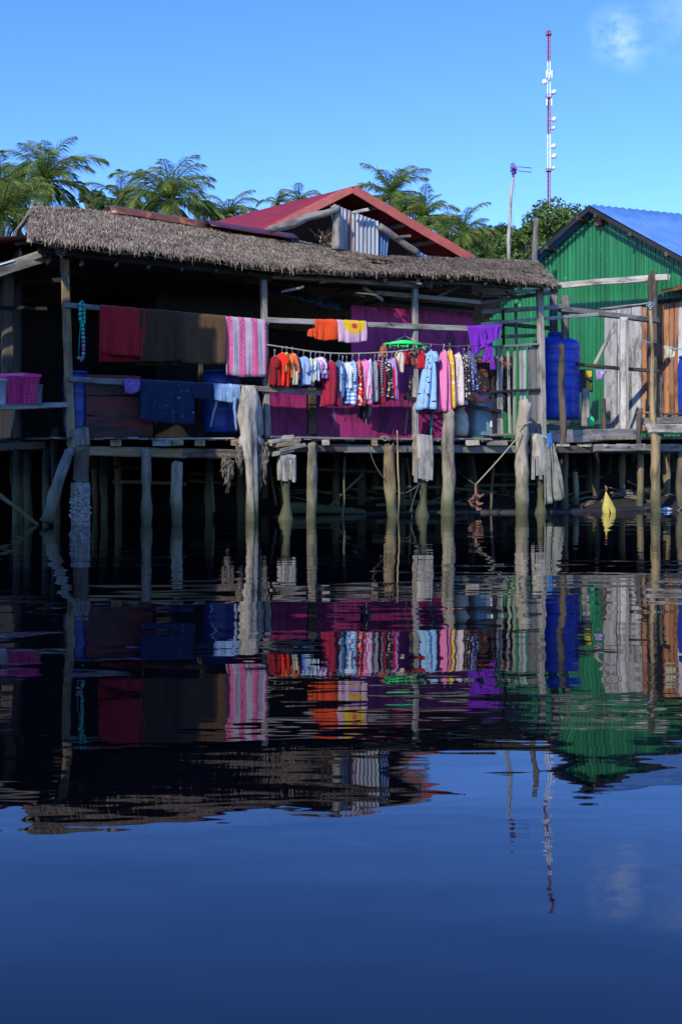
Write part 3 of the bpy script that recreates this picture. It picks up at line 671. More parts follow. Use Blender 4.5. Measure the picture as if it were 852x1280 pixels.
for k in range(46):
    p = P(410 + random.uniform(-10, 6), 300 + random.uniform(-4, 8), 2.4); d = Vector((random.gauss(.1, .2), random.gauss(-.1, .2), .16)); w = Vector((.012, 0, .0)); l = mb.loop([p - w, p + w, p + d + w, p + d - w]); mb.f.append(tuple(l))
o = mb.build('thatch_tuft', M['thatch'], H)
# ragged weed and netting hanging from the deck
def rags(name, x0, x1, y0, y1, n, off, mat, parent, seed):
    random.seed(seed); mb = MB()
    for k in range(n):
        x = random.uniform(x0, x1); yt = random.uniform(y0, y0 + (y1 - y0) * .45); ye = yt + random.uniform(.2, 1) * (y1 - yt) * (1 - .7 * abs((x - (x0 + x1) / 2) / (x1 - x0) * 2) ** 1.5)
        pts = [P(x + random.gauss(0, 1.4) * (i > 0), yt + (ye - yt) * i / 5, off + random.uniform(-.06, .06)) for i in range(6)]
        mb.tube(pts, [random.uniform(.006, .016)] * 5 + [.003], 4, rough=.4)
    return mb.build(name, mat, parent, True)
rags('hanging_weed', 278, 292, 566, 618, 60, -.32, M['debris'], H, 3)['label'] = 'tangle of dry weed left of the driftwood post'
rags('hanging_weed', 320, 334, 550, 622, 90, -.30, M['debris'], H, 4)['label'] = 'tangle of dry weed right of the driftwood post'
rags('hanging_weed', 296, 305, 545, 600, 26, -.32, M['debris'], H, 6)
random.seed(46)
for k in range(16):      # cross-beams and props in the dark under the floor
    x = random.uniform(110, 640); o_ = random.uniform(.5, 3.2); y = random.uniform(572, 632); board('under_beam', M['dark'], P(x, y, o_), P(x + random.uniform(40, 120), y + random.uniform(-6, 8), o_), .05, .06, H)
for x0, y0, x1, y1, o_ in ((262, 572, 268, 640, .4), (336, 575, 345, 632, .6), (431, 570, 428, 648, .3), (590, 570, 600, 640, .9), (617, 575, 612, 640, .5), (698, 575, 692, 640, .6), (508, 572, 515, 640, .8), (455, 590, 410, 635, .9)):
    pole('prop', M['brown'] if x0 > 400 else M['dark'], P(x0, y0, o_), P(x1, y1, o_), .028, .022, H)
for k in range(18):      # sticks and laths left hanging under the sagging thatch
    x = random.uniform(350, 680); o_ = random.uniform(-.3, 1.6); ln = random.uniform(10, 46); y = random.uniform(349, 368) ; pole('lath', random.choice([M['grey'], M['pale'], M['brown']]), P(x, y, o_), P(x + ln, y + random.uniform(-9, 11), o_ + random.uniform(-.4, .4)), random.uniform(.009, .022), None, H, bend=.03)
rags('hanging_straw', 520, 560, 346, 366, 30, -.2, M['debris'], H, 12); rags('hanging_straw', 600, 640, 348, 362, 22, -.2, M['debris'], H, 13); rags('hanging_straw', 688, 697, 356, 372, 26, -.3, M['debris'], H, 14); rags('hanging_straw', 70, 84, 306, 326, 26, -.3, M['debris'], H, 15)
# --- slatted railing in front of the tub
random.seed(45)
RL = root('slatted_gate', P(640, 545, -.02), 'grey slatted wooden railing between the purple cloth and the blue tank', 'railing')
board('top_rail', M['grey'], P(613, 434, -.02), P(672, 430, -.02), .06, .05, RL)
board('middle_rail', M['dark'], P(612, 490, -.03), P(674, 487, -.03), .05, .05, RL)
board('bottom_rail', M['grey'], P(612, 544, -.02), P(674, 542, -.02), .06, .05, RL)
board('slat', M['dark'], P(617, 544, -.01), P(614, 440, -.01), .05, .05, RL)
for x, w, mt in ((620.5, 4, 'grey'), (626, 4, 'pale'), (634, 3.5, 'pale'), (643, 3.5, 'pale'), (650, 4, 'pale'), (655, 4, 'whiteplank'), (664, 11, 'grey'), (672, 5, 'grey')):
    board('slat', M[mt], P(x + (1 if x < 640 else 0) + random.uniform(-1, 2), 543, .03), P(x, 434, .03), w * px(21.8), .03, RL)

# ================================================================== LEFT NEIGHBOUR
NB = root('open_shed', Q(-30, HZ, 19.0) - Vector((0, 0, CH)), 'dark open shed with a pale tin awning at the left edge', 'shed')
random.seed(51)
corrugated('awning', M['pale_sheet'], Q(-120, 368, 17.2), Q(-120, 352, 20.5), Q(72, 314, 20.0), Q(36, 321, 18.2), .09, .014, NB)
board('awning_edge', M['grey'], Q(-120, 377, 17.2), Q(72, 318, 18.3), .06, .14, NB)
board('shed_post', M['brown'], Q(10, 505, 18.6), Q(9, 342, 18.6), .19, .16, NB, 'thick brown shed post')
board('shelf_edge', M['grey'], Q(-60, 512, 18.0), Q(84, 506, 18.0), .1, .09, NB)
for k in range(7): board('shelf_plank', M['grey'], Q(-60, 510, 18.1 + k * .16), Q(78 + random.uniform(-6, 6), 508, 18.1 + k * .16), .15, .03, NB)
board('shed_rail', M['dark'], Q(-30, 383, 18.5), Q(60, 386, 18.5), .05, .06, NB)
board('shed_beam', M['brown'], Q(-20, 560, 18.6), Q(58, 556, 18.6), .1, .13, NB); board('shed_beam', M['dark'], Q(-20, 356, 18.9), Q(86, 350, 18.9), .08, .08, NB)
plank_wall('back_wall', M['dark'], (-10.5, 22.6, 0), (-3.9, 22.6, 0), 1.3, 5.1, 24, NB)
mb = MB(); mb.box((-8.6, 20.4, 1.35), 6.6, 3.4, .06); mb.build('floor', M['dark'], NB)
corrugated('shed_roof', M['maroon_sheet'], (-11, 17.4, 4.6), (-11, 22.9, 5.1), (-4.9, 22.9, 5.1), (-5.3, 18.6, 4.75), .09, .014, NB)
plank_wall('under_shade', M['void'], (-11, 22.3, 0), (-4.2, 22.3, 0), -.6, 1.34, 26, NB)  # another black sheet added as shade, below the shed floor
for x, D in ((20, 18.6), (36, 18.9), (58, 18.5)):
    b_ = Q(x, HZ, D); b_.z = -.6; pole('pile', M['dark'], b_, Vector((b_.x, b_.y, 1.25)), .06, .06, NB)
# unseen building added out of view to shade the left of the house front
TH = root('shade_blocker', (-9.0, 12.5, 0), 'unseen plank building on stilts added to shade the stilt house front', 'house')
def shade_pt(s, t, z):
    p = FP(s, -.2, 0) + Vector((sd.x, sd.y, 0)) * t; return Vector((p.x, p.y, z))
TT = 6.9; ZT = 3.5 + sd.z * TT
a_, b_ = shade_pt(-4.5, TT, 0), shade_pt(sx(262), TT, 0)
dn_ = (b_ - a_).normalized(); nn_ = Vector((-dn_.y, dn_.x, 0))     # away from the viewer
random.seed(55)
plank_wall('wall', M['brown'], a_, b_, 1.2, ZT - .1, 34, TH, zf=lambda s: ZT - .15)
plank_wall('wall', M['brown'], a_ - nn_ * 1.5, b_ - nn_ * 1.5 - dn_ * 2.3, 1.2, ZT - 1.2, 26, TH)
corrugated('roof', M['rust_sheet'], a_ + nn_ * .3 + Vector((0, 0, ZT)), b_ + dn_ * .1 + nn_ * .3 + Vector((0, 0, ZT)), b_ - nn_ * 1.7 - dn_ * 2.6 + Vector((0, 0, ZT - 1.0)), a_ - nn_ * 1.7 + Vector((0, 0, ZT - 1.0)), .09, .014, TH)
for k in range(5):
    for q in (0, -1.4):
        p = a_.lerp(b_ - dn_ * (2.4 if q else .1), k / 4) + nn_ * q; pole('pile', M['pile'], (p.x, p.y, -.6), (p.x, p.y, 1.25), .09, .09, TH)

# ================================================================== RED ROOFED HOUSE BEHIND
RH = root('red_house', Q(450, HZ, 27) - Vector((0, 0, CH)) + Vector((0, 0, 1.3)), 'house behind the thatch with a red metal roof and salmon gable boards', 'house')
random.seed(61)
DR = 27.5
pk, rl, ll = Q(441, 233, DR), Q(592, 322, DR + .9), Q(292, 308, DR - .3)
back = (Q(275, 275, 31.4) - pk).normalized() * 6; back.z = 0
V = (Q(275, 275, 31.4) - pk).normalized(); V.z = 0
corrugated('roof', M['red_sheet'], ll, pk, pk + V * 5.6, ll + V * 5.6, .2, .012, RH, 'left slope of dull red metal', trap=True)
corrugated('roof', M['red_sheet'], pk, rl, rl + back, pk + back, .2, .012, RH, trap=True)
def fas(p, q, w=.2):
    o = board('gable_board', M['fascia'], p + Vector((0, -.1, -.09)), q + Vector((0, -.1, -.09)), .05, w, RH, jit=.01, wear=.1)
corrugated('soffit_shade', M['maroon_sheet'], pk + V * .05 + Vector((0, 0, -.07)), rl + V * .05 + Vector((0, 0, -.07)), rl + V * 1.3 + Vector((0, 0, -.07)), pk + V * 1.3 + Vector((0, 0, -.07)), .3, .004, RH)  # dark underside sheet added for the shade below the roof overhang
fas(ll, pk, .17); fas(pk, rl, .22)
f0 = V * 1.25 + Vector((0, 0, -.08))
w0 = [pk + f0, rl + f0, Vector((rl.x + f0.x, rl.y + f0.y, 1.4)), Vector((ll.x + f0.x, ll.y + f0.y, 1.4)), ll + f0]
tri_wall('gable_wall', M['red_wall'], w0, .05, RH)
mb = MB(); p = Q(590, 300, DR + 1.6); mb.box((3.9, 31.8, 2.7), .08, 5.0, 2.7); mb.build('side_wall', M['red_wall'], RH)
mb = MB(); mb.box((0, 30, 1.36), 8, 7, .1); mb.build('floor', M['dark'], RH)
for k in range(4):
    p = pk.lerp(rl, .2 + k * .24); board('purlin', M['brown'], p + Vector((0, -.02, -.16)), p + V * 1.3 + Vector((0, 0, -.16)), .08, .1, RH)

# ================================================================== GREEN HOUSE
GH = root('green_house', Vector((7.5, 29.5, 1.6)), 'green corrugated metal house with a bright blue roof', 'house')
random.seed(71)
gpk = G(745, 262, 0); slope = .63
def gtop(w): return gpk.z - abs(w) * slope - .05
def gw(w, z, off=0): p = GP + GV * w + GN * off; return Vector((p.x, p.y, z))
# wall as upright ribbed sheets cut to the roof line
mb = MB(); wl, wr = -4.2, 3.6; n = int((wr - wl) / .0125); prev = None
for i in range(n + 1):
    w = wl + (wr - wl) * i / n; sft = max(-1, min(1, math.sin(w / .12 * 2 * math.pi) * 1.8)) * .011 + .004 * math.sin(w / .87 * 6.28)
    l = mb.loop([gw(w, 1.55 + (gtop(w) - 1.55) * j / 6, sft + .006 * noise.noise(Vector((w * 2, j * .7, 0)))) for j in range(7)])
    if prev: mb.bridge(prev, l, False)
    prev = l
o = mb.build('gable_wall', M['green_sheet'], GH, False); md = o.modifiers.new('t', 'SOLIDIFY'); md.thickness = .006; md.offset = 1
ovh = .45
rdir = Vector((.926, .378, 0)); e0 = gpk + GN * ovh * .8 + Vector((0, 0, .06))
def rend(w): return gw(w, gpk.z - abs(w) * slope + .05, ovh)
corrugated('roof', M['blue_sheet'], e0, e0 + rdir * 8.5, rend(4.3) + rdir * 8.5, rend(4.3), .21, .03, GH, 'right slope of bright blue metal')
corrugated('roof', M['blue_sheet'], e0, e0 + rdir * 8.5, rend(-4.6) + rdir * 8.5, rend(-4.6), .13, .018, GH)
for sg in (-1, 1):
    board('gable_board', M['dark'], e0 + Vector((0, 0, -.1)), rend(sg * 4.3) + Vector((0, 0, -.1)), .04, .10, GH)
    for k in range(4 if sg > 0 else 5):
        w = sg * (.25 + k * .95); p = gw(w, gpk.z - abs(w) * slope - .09, ovh + .02); board('purlin_end', M['brown'], p, p - GN * (ovh + .1), .07, .09, GH)
board('ridge_block', M['rust_sheet'] , gw(.12, gpk.z - .42, .06), gw(.12, gpk.z - .2, .06), .22, .16, GH, side=GV)
mb = MB(); p = gw(wl, 0); q = p + rdir * 8; tri_wall('side_wall', M['green_sheet'], [Vector((p.x, p.y, 1.5)), Vector((q.x, q.y, 1.5)), Vector((q.x, q.y, gtop(wl) - .1)), Vector((p.x, p.y, gtop(wl) - .1))], .05, GH)
# whitewashed plank door leaf, orange planks
xs_ = [755, 763, 771, 779.5, 789, 801.5]
for i in range(5):
    a, b_ = G(xs_[i], 536, .07), G(xs_[i + 1], 536, .07); t = G((xs_[i] + xs_[i + 1]) / 2, 385 - i * 1.2, .07); c = (a + b_) / 2
    board('door_plank', M['whiteplank'], Vector((c.x, c.y, 1.72)), Vector((c.x, c.y, t.z)), (b_ - a).length - .008, .03, GH, side=GV, jit=.01)
xs_ = [802, 808.5]
for x0, x1, yt in ((802, 808, 384), (809.5, 815, 384), (822, 829, 379), (829.5, 835.5, 379), (836, 842, 378), (842.5, 848.5, 377)):
    a, b_ = G(x0, 536, .07), G(x1, 536, .07); t = G((x0 + x1) / 2, yt, .07); c = (a + b_) / 2
    board('door_plank', M['orange_plank'], Vector((c.x, c.y, 1.72)), Vector((c.x, c.y, t.z)), (b_ - a).length - .008, .03, GH, side=GV, jit=.01)
a, b_ = G(849, 536, .07), G(856, 536, .07); board('door_plank', M['whiteplank'], Vector(((a.x + b_.x) / 2, (a.y + b_.y) / 2, 1.72)), Vector(((a.x + b_.x) / 2, (a.y + b_.y) / 2, G(850, 376, 0).z)), .2, .03, GH, side=GV)
pole('door_lintel', M['grey'], G(748, 386, .12), G(812, 379, .14), .018, .018, GH); board('door_lintel', M['dark'], G(814, 378, .14), G(870, 371, .14), .06, .08, GH)
corrugated('small_awning', M['rust_sheet'], G(823, 366, .55), G(870, 358, .55), G(870, 352, .1), G(828, 361, .1), .08, .012, GH, 'rusty small awning over the orange planks')
mb = MB(); p = gw(-4.2, 1.5); mb.box((9.2, 31.5, 1.5), 9, 9, .1); mb.build('floor', M['dark'], GH)

# ================================================================== RIGHT-HAND PLATFORM
random.seed(81)
PL = root('wooden_platform', Vector((6.6, 24, 1.3)), 'grey timber landing with posts and rails in front of the green house', 'platform')
board('deck_beam', M['grey'], Q(684, 546, 23.0), Q(797, 543, 24.6), .12, .26, PL)
board('deck_beam', M['grey'], Q(740, 560, 22.4), Q(740.5, 560, 22.4) + Vector((2.6, 1.0, 0)), .12, .14, PL)
board('deck_beam', M['brown'], Q(690, 562, 22.1), Q(790, 562, 22.9), .14, .15, PL); board('deck_beam', M['brown'], Q(785, 563, 22.9), Q(880, 563, 23.6), .14, .14, PL)
for x, w in ((703, 16), (730, 18), (752, 16), (778, 16), (800, 12), (838, 22)): board('joist', M['pale'], Q(x, 556.5, 22.0 + (x - 690) * .007), Q(x, 556.5, 24.0), w * px(22.5), .055, PL)
board('deck_edge', M['grey'], Q(683, 530, 23.8), Q(760, 528, 25), .10, .09, PL); board('deck_edge', M['grey'], Q(719, 540, 24), Q(795, 538, 25), .1, .07, PL)
board('deck_edge', M['pale'], Q(811, 536, 22.5), Q(900, 536, 22.9), .2, .20, PL, 'thick pale step beam at the right edge'); board('deck_edge', M['grey'], Q(798, 527, 23.4), Q(900, 524, 23.8), .2, .14, PL)
board('deck_edge', M['brown'], Q(826, 518, 24.2), Q(900, 515, 24.6), .2, .05, PL)
mb = MB(); a = mb.loop([Vector((3.9, 23.3, 1.45)), Vector((9.5, 24.6, 1.5)), Vector((12, 33, 1.5)), Vector((1.5, 33, 1.45))]); b2 = mb.loop([mb.v[i] + Vector((0, 0, .06)) for i in a]); mb.bridge(a, b2); mb.f += [tuple(reversed(a)), tuple(b2)]; mb.build('deck', M['grey'], PL)
def rp(x0, y0, x1, y1, D0, D1, w, mt, rnd=False, label=None, h=None):
    a, b_ = Q(x0, y0, D0), Q(x1, y1, D1)
    if rnd: return pole('post' if abs(y1 - y0) > abs(x1 - x0) else 'rail', M[mt], a, b_, w / 2 * px(D0), w / 2.2 * px(D1), PL, label)
    return board('post' if abs(y1 - y0) > abs(x1 - x0) else 'rail', M[mt], a, b_, (h or w) * px(D0), w * px(D0), PL, label, side=Vector((1, 0, 0)))
rp(702, 557, 702, 430, 22.4, 22.4, 8.5, 'brown', True, 'round post standing before the blue tank')
ga = G(700, 357, .65); gb = G(834, 346.5, .65); board('rail', M['pale'], ga, gb, .10, .15, PL, 'long pale beam reaching across the green wall')
a = G(815, 530, .65); board('post', M['brown'], Vector((a.x, a.y, 1.5)), G(815, 342, .65), .2, .2, PL, 'thick brown corner post before the planks', side=Vector((1, 0, 0)))
pole('post', M['ochre'], Q(817, 552, 23.3), Q(812, 379, 23.6), .055, .035, PL, 'thin mossy pole by the thick corner post')
rp(691, 430, 691.5, 361, 25, 25, 9, 'grey'); rp(706, 425, 706, 372, 24.6, 24.6, 9, 'grey')
rp(600, 368, 688, 361, 22.6, 25, 5, 'grey'); rp(600, 390, 707, 383, 22.6, 24.5, 6, 'grey'); rp(600, 405.5, 748, 393, 22.3, 24.8, 4.5, 'pale'); rp(700, 386.5, 822, 401, 24.4, 25.5, 7, 'grey')
rp(603, 375, 622, 373, 24, 24, 4, 'grey'); rp(630, 405, 695, 411, 24.5, 25, 5, 'brown'); rp(628, 421, 668, 419, 24.5, 25, 4.5, 'grey')
rp(629, 432, 628, 388, 23.0, 23, 3.5, 'dark'); rp(645, 430, 644, 380, 23.4, 23.4, 3.5, 'grey')
rp(720, 455.5, 822, 464, 24.4, 25.3, 4.5, 'brown'); rp(779, 538, 779, 398, 24.7, 24.7, 9, 'whiteplank'); rp(783.5, 536, 783, 400, 24.6, 24.6, 3, 'grey')
rp(742, 457, 765, 412, 25, 25, 4.5, 'pale', True, 'slanting pole leaning against the green wall'); rp(731, 531, 731, 488, 24.3, 24.3, 9, 'grey'); rp(754, 540, 754.5, 499, 24.1, 24.1, 5.5, 'brown', True)
rp(823, 525, 823, 470, 24, 24, 8, 'ochre', True); rp(798, 556, 799, 511, 23.2, 23.2, 6, 'brown', True)
rp(795, 516, 818, 516, 23.4, 23.4, 2.5, 'ochre', True)
def rpile(x, D, yt, w, mt, xt=None, lab=None):
    b_ = Q(x, HZ, D); b_.z = -.7; t = Q(xt or x, yt, D); pole('pile', M[mt], b_, t, w / 2 * px(D) * 1.05, w / 2 * px(D) * .95, PL, lab)
rpile(819, 22.3, 545, 12, 'ochre', lab='stout pile under the right end of the landing'); rpile(801, 23.2, 562, 8.5, 'ochre'); rpile(721, 23.4, 590, 7, 'pile', 718); rpile(777, 25, 568, 8, 'ochre'); rpile(832, 24.2, 566, 9, 'ochre'); rpile(850, 23.2, 566, 9, 'brown')
for x, D in ((735, 25), (760, 26), (745, 24), (790, 26.5), (840, 26), (700, 24.5), (660, 25.5), (715, 26)): rpile(x, D, 562, 8, 'dark')
# cloth and old tarpaulin draped on the pile
def drape(name, mat, outline_top, outline_bot, off, label, cat, folds=5, amp=.05, thick=.012, seed=1, parent=None, group=None, PF=P):
    random.seed(seed); J = 18; K = 22; mb = MB(); uv = []; grid = []
    (ax, ay), (bx, by) = outline_top; (cx_, cy_), (dx_, dy_) = outline_bot
    for i in range(K + 1):
        u = i / K; rowi = []
        for j in range(J + 1):
            v = j / J; x0 = ax + (bx - ax) * u; y0 = ay + (by - ay) * u; x1 = cx_ + (dx_ - cx_) * u; y1 = cy_ + (dy_ - cy_) * u + 2.0 * noise.noise(Vector((u * 5, seed, 0)))
            p = PF(x0 + (x1 - x0) * v, y0 + (y1 - y0) * v, off); n = noise.noise(Vector((u * folds, v * 1.2, seed * 3.1))) + .5 * noise.noise(Vector((u * folds * 2.3, v * 1.5, seed * 7.1)))
            p = p + FN * (-amp * n * (.35 + .9 * v)); rowi.append(p); uv.append((u * (PF(bx, by, off) - PF(ax, ay, off)).length, v * (y1 - y0) * px(p.y)))
        grid.append(mb.loop(rowi))
    for i in range(K): mb.bridge(grid[i], grid[i + 1], False)
    o0 = PF(ax, ay, off) if parent is None else parent.location
    o = me_obj(name, [v - Vector(o0) for v in mb.v], mb.f, mat, parent, o0, True, uv); md = o.modifiers.new('t', 'SOLIDIFY'); md.thickness = thick; md.offset = 0
    if label: tag(o, label, cat, group)
    return o
tp = root('tarpaulin', P(690, 545, -.4), 'ragged grey-green tarpaulin with a blue top hanging beside the split pile head', 'tarpaulin')
drape('sheet', M['tarp'], ((681, 556), (691, 554)), ((679, 632), (706, 622)), -.45, None, None, 6, .13, .02, 5, tp)
drape('blue_end', M['bluetarp'], ((683, 542), (688, 541)), ((684, 560), (692, 562)), -.47, None, None, 5, .04, .02, 8, tp)

# ================================================================== WASHING: cloth over rails
def railtop(x, a, b): t = (x - a[0]) / (b[0] - a[0]); return a[1] + (b[1] - a[1]) * t
UP1 = ((80, 381), (336, 404)); UP2 = ((334, 400), (592, 411)); LO1 = ((86, 474), (300, 485))
def towel(name, label, cat, mat, rail, x0, x1, yf0, yf1, yb, group=None, seed=1, amp=.055, off=-.07, hw=.045, rise=3.6, taper=0, thick=.012):
    """cloth folded over a rail: yb = lower edge behind, yf = lower edge in front"""
    random.seed(seed); K = 36; uv = []; mb = MB(); grid = []
    for i in range(K + 1):
        u = i / K; x = x0 + (x1 - x0) * u; yt = railtop(x, *rail) - rise; yf = yf0 + (yf1 - yf0) * u + 1.6 * math.sin(u * 3.1) + noise.noise(Vector((u * 4, seed, 1))) * 1.2
        top = P(x, yt, off); fr = P(x, yf, off).z; bk_ = P(x, yb, off).z; rowi = []
        Lf = top.z - fr; Lb = top.z - bk_
        prof = []
        for j in range(7): v = j / 6; prof.append((hw + .012, -Lb * (1 - v) - .04 * (v == 1), 'b', Lb * (1 - v)))
        prof += [(hw * .75, -.008, 'm', 0), (0, .004, 'm', 0), (-hw * .75, -.008, 'm', 0)]
        for j in range(15): v = j / 14; prof.append((-hw - .012 - .03 * math.sin(v * 2.2), -.04 - (Lf - .04) * v, 'f', Lf * v))
        for (dn, dz, k, dist) in prof:
            n = noise.noise(Vector((u * 5.5 * (x1 - x0) / 50, dist * .7, seed * 5.3))) + .45 * noise.noise(Vector((u * 15 * (x1 - x0) / 50, dist * .8, seed * 9.1)))
            w = min(1, dist / .3); sgn = -1 if k == 'f' else 1
            sh = FU * ((.5 - u) * taper * min(1, dist / .8))
            p = top + FN * (dn + sgn * amp * n * w) + Vector((0, 0, dz + .012 * n * (k == 'm'))) + sh
            rowi.append(p); uv.append((u * (x1 - x0) * px(top.y), dist if k != 'b' else -dist))
        grid.append(mb.loop(rowi))
    for i in range(K): mb.bridge(grid[i], grid[i + 1], False)
    o0 = P(x0, railtop(x0, *rail), off); o = me_obj(name, [v - o0 for v in mb.v], mb.f, mat, None, o0, True, uv)
    md = o.modifiers.new('t', 'SOLIDIFY'); md.thickness = thick; md.offset = 0
    return tag(o, label, cat, group)
towel('towel', 'dark red towel over the upper rail, leftmost of the washing', 'towel', cloth('red_terry', (.36, .014, .02)), UP1, 125, 180, 441, 446, 452, 'towels over the rail', 1)
towel('towel', 'plain brown towel beside the red towel', 'towel', cloth('brown_terry', (.060, .030, .014)), UP1, 173, 228, 452, 450, 456, 'towels over the rail', 2)
towel('towel', 'brown towel with a woven border beside the pink striped towel', 'towel', cloth('brown_terry_border', (.10, .050, .022), 'hstripes', (.08, .05, .03), scale=6, amt=.12), UP1, 224, 281, 453, 455, 440, 'towels over the rail', 3)
towel('towel', 'white towel with pink heart stripes and a pink hem', 'towel', cloth('heart_towel', (.44, .38, .42), 'hearts', (.52, .03, .17)), UP1, 281, 331, 469, 471, 440, 'towels over the rail', 4)
towel('towel', 'small bright orange cloth on the middle rail', 'cloth', cloth('orange_cloth', (.72, .07, .012)), UP2, 392, 420, 424, 425, 420, None, 5)
towel('towel', 'small pink cloth with a yellow disc on the middle rail', 'cloth', cloth('disc_towel', (.62, .38, .47), 'disc', (.68, .42, .02)), UP2, 420, 456, 428, 427, 420, None, 6, amp=.05)
towel('jeans', 'wide dark denim cloth with bleached patches on the lower rail', 'denim', cloth('bleached_denim', (.012, .022, .055), 'bleach', (.17, .19, .22), scale=13, amt=.655), LO1, 174, 241, 525, 530, 520, None, 7)
towel('shorts', 'dark blue jeans shorts between the denim cloth and the light jeans', 'shorts', cloth('dark_denim', (.012, .02, .045)), LO1, 240, 266, 497, 500, 498, None, 8)
towel('head_scarf', 'crumpled lilac cloth on the lower rail beside the denim cloth', 'cloth', cloth('lilac_print', (.19, .10, .30), 'floral', (.32, .24, .45), (.08, .03, .15), 22, .25), LO1, 154, 174, 492, 489, 484, None, 9, amp=.09, taper=.18)
ld = cloth('light_denim', (.19, .30, .46), 'bleach', (.36, .46, .58), scale=5, amt=.6)
LJ = root('jeans', P(268, 485, -.07), 'light blue child jeans hanging by the waist from the lower rail', 'jeans')
a = towel('waist', None, None, ld, LO1, 266, 299, 500, 503, 496, None, 10); 
def adopt(o, par):
    o.location = Vector(o.location) - Vector(par.location); o.parent = par
adopt(a, LJ)
def leg_tube(name, mat, pts, rs, par, seed, sq=.45):
    random.seed(seed); mb = MB(); path = []
    for i in range(len(pts) - 1):
        for k in range(5): path.append(Vector(pts[i]).lerp(Vector(pts[i + 1]), k / 5))
    path.append(Vector(pts[-1])); n = len(path); rr = []
    for i in range(n):
        t = i / (n - 1) * (len(rs) - 1); k = min(int(t), len(rs) - 2); rr.append(rs[k] + (rs[k + 1] - rs[k]) * (t - k))
    for i in range(n): path[i] = path[i] + FU * noise.noise(Vector((i * .4, seed, 0))) * .01
    m0 = len(mb.v); mb.tube(path, rr, 12, rough=.05, squash=sq)
    uv = [((i % 12) / 12 * .4, (i // 12) * .06) for i in range(len(mb.v))]
    o0 = Vector(par.location); return me_obj(name, [v - o0 for v in mb.v], mb.f, mat, par, o0, True, uv)
leg_tube('leg', ld, [P(294, 497, -.15), P(294, 515, -.15), P(296, 538, -.15)], [.09, .07, .055], LJ, 1)
leg_tube('leg', ld, [P(272, 497, -.02), P(268, 512, 0), P(263, 534, 0)], [.07, .05, .03], LJ, 2)

# ================================================================== WASHING: garments on hangers
def garment(name, label, cat, mat, x0, x1, y0, y1, sleeve=.4, flare=1.1, group='clothes on the rope', seed=0, off=-.16, depth=.115, hook=True, yaw=0, sleeve_mat=None, ropey=None, legs=False):
    """garment on a hanger seen nearly edge on. Cross-section is a folded oval; sleeves are parts"""
    random.seed(seed * 13 + 5); y1 += random.uniform(-1.5, 2.5); xc = (x0 + x1) / 2; top = P(xc, y0, off); bot = P(xc, y1, off); hL = top.z - bot.z; a = (x1 - x0) / 2 * 1.12 * px(top.y)
    rt = root(name, top, label, cat, group); c_, s_ = math.cos(yaw), math.sin(yaw); du = FU * c_ + FN * s_; dn = FN * c_ - FU * s_
    J, K = 16, 28; mb = MB(); uv = []; prev = None; skew = random.uniform(-.7, .7) * a
    nf = random.choice([5, 6, 7]); ph = random.uniform(0, 6)
    for j in range(J + 1):
        v = j / J
        if v < .06: sh = .25 + v / .06 * .45
        elif v < .2: sh = .7 + (v - .06) / .14 * .3
        else: sh = 1.0
        wv = a * sh * (.72 + .28 * min(1, v / .4)) * (1 + (flare - 1) * v) / max(1, flare) * 1.08; dv = depth * sh * (1 + (flare - 1) * .5 * v)
        ring = []
        for k in range(K):
            t = 2 * math.pi * k / K; f = 1 + (.14 + .30 * v) * math.sin(t * nf + ph + v * 1.3) * min(1, v * 3) + .10 * noise.noise(Vector((math.cos(t) * 2, math.sin(t) * 2 + seed, v * 3)))
            z = -hL * v + (.012 * math.sin(t * 2 + ph) if j == J else 0) - (.02 * (1 - math.cos(t)) if j == 0 else 0)
            ring.append(top + du * (math.cos(t) * wv * f + skew * v) + dn * (math.sin(t) * dv * f) + Vector((0, 0, z)))
            uv.append((k / K * 2 * (a + depth), hL * v))
        lp = mb.loop(ring)
        if prev: mb.bridge(prev, lp)
        prev = lp
    o = me_obj('body', [p - top for p in mb.v], mb.f, mat, rt, top, True, uv); md = o.modifiers.new('t', 'SOLIDIFY'); md.thickness = .006; md.offset = -1
    if sleeve:
        sl = hL * sleeve; r0 = max(.03, a * .55)
        for sg in (-1, 1):
            p = top + dn * (sg * depth * .72) + du * random.uniform(-.25, .25) * a + Vector((0, 0, -.07)); e = p + dn * sg * (.05 + random.random() * .03) + Vector((0, 0, -sl)) + du * random.uniform(-.5, .5) * a
            leg_tube('sleeve', sleeve_mat or mat, [p, p.lerp(e, .5) + dn * sg * .03, e], [r0, r0 * .85, r0 * .75], rt, seed + sg, .75)
    if hook:
        mb = MB(); hp = [top + Vector((0, 0, -.01)), top + Vector((0, 0, .045)), top + Vector((0, 0, .07)) + FN * -.03, top + Vector((0, 0, .10)) + FN * -.015, top + Vector((0, 0, .10)) + FN * .02, top + Vector((0, 0, .08)) + FN * .03]
        mb.tube(hp, .005, 5); arm = [top + dn * -depth * .8 + Vector((0, 0, -.06)), top + Vector((0, 0, -.005)), top + dn * depth * .8 + Vector((0, 0, -.06))]; mb.tube(arm, .006, 5)
        mb.build('hanger', random.choice([M['wire'], M['white_plastic'], M['wire'], M['blue_plastic']]), rt, True)
    return rt
rope_pts = [P(334, 431, -.16), P(360, 435, -.16), P(395, 440, -.16), P(430, 442, -.16), P(470, 441, -.16), P(500, 439, -.16), P(540, 432, -.16)]
tag(rope('clothes_rope', M['rope'], rope_pts, .015), 'pale rope sagging above the row of hanging clothes', 'rope')
C = cloth
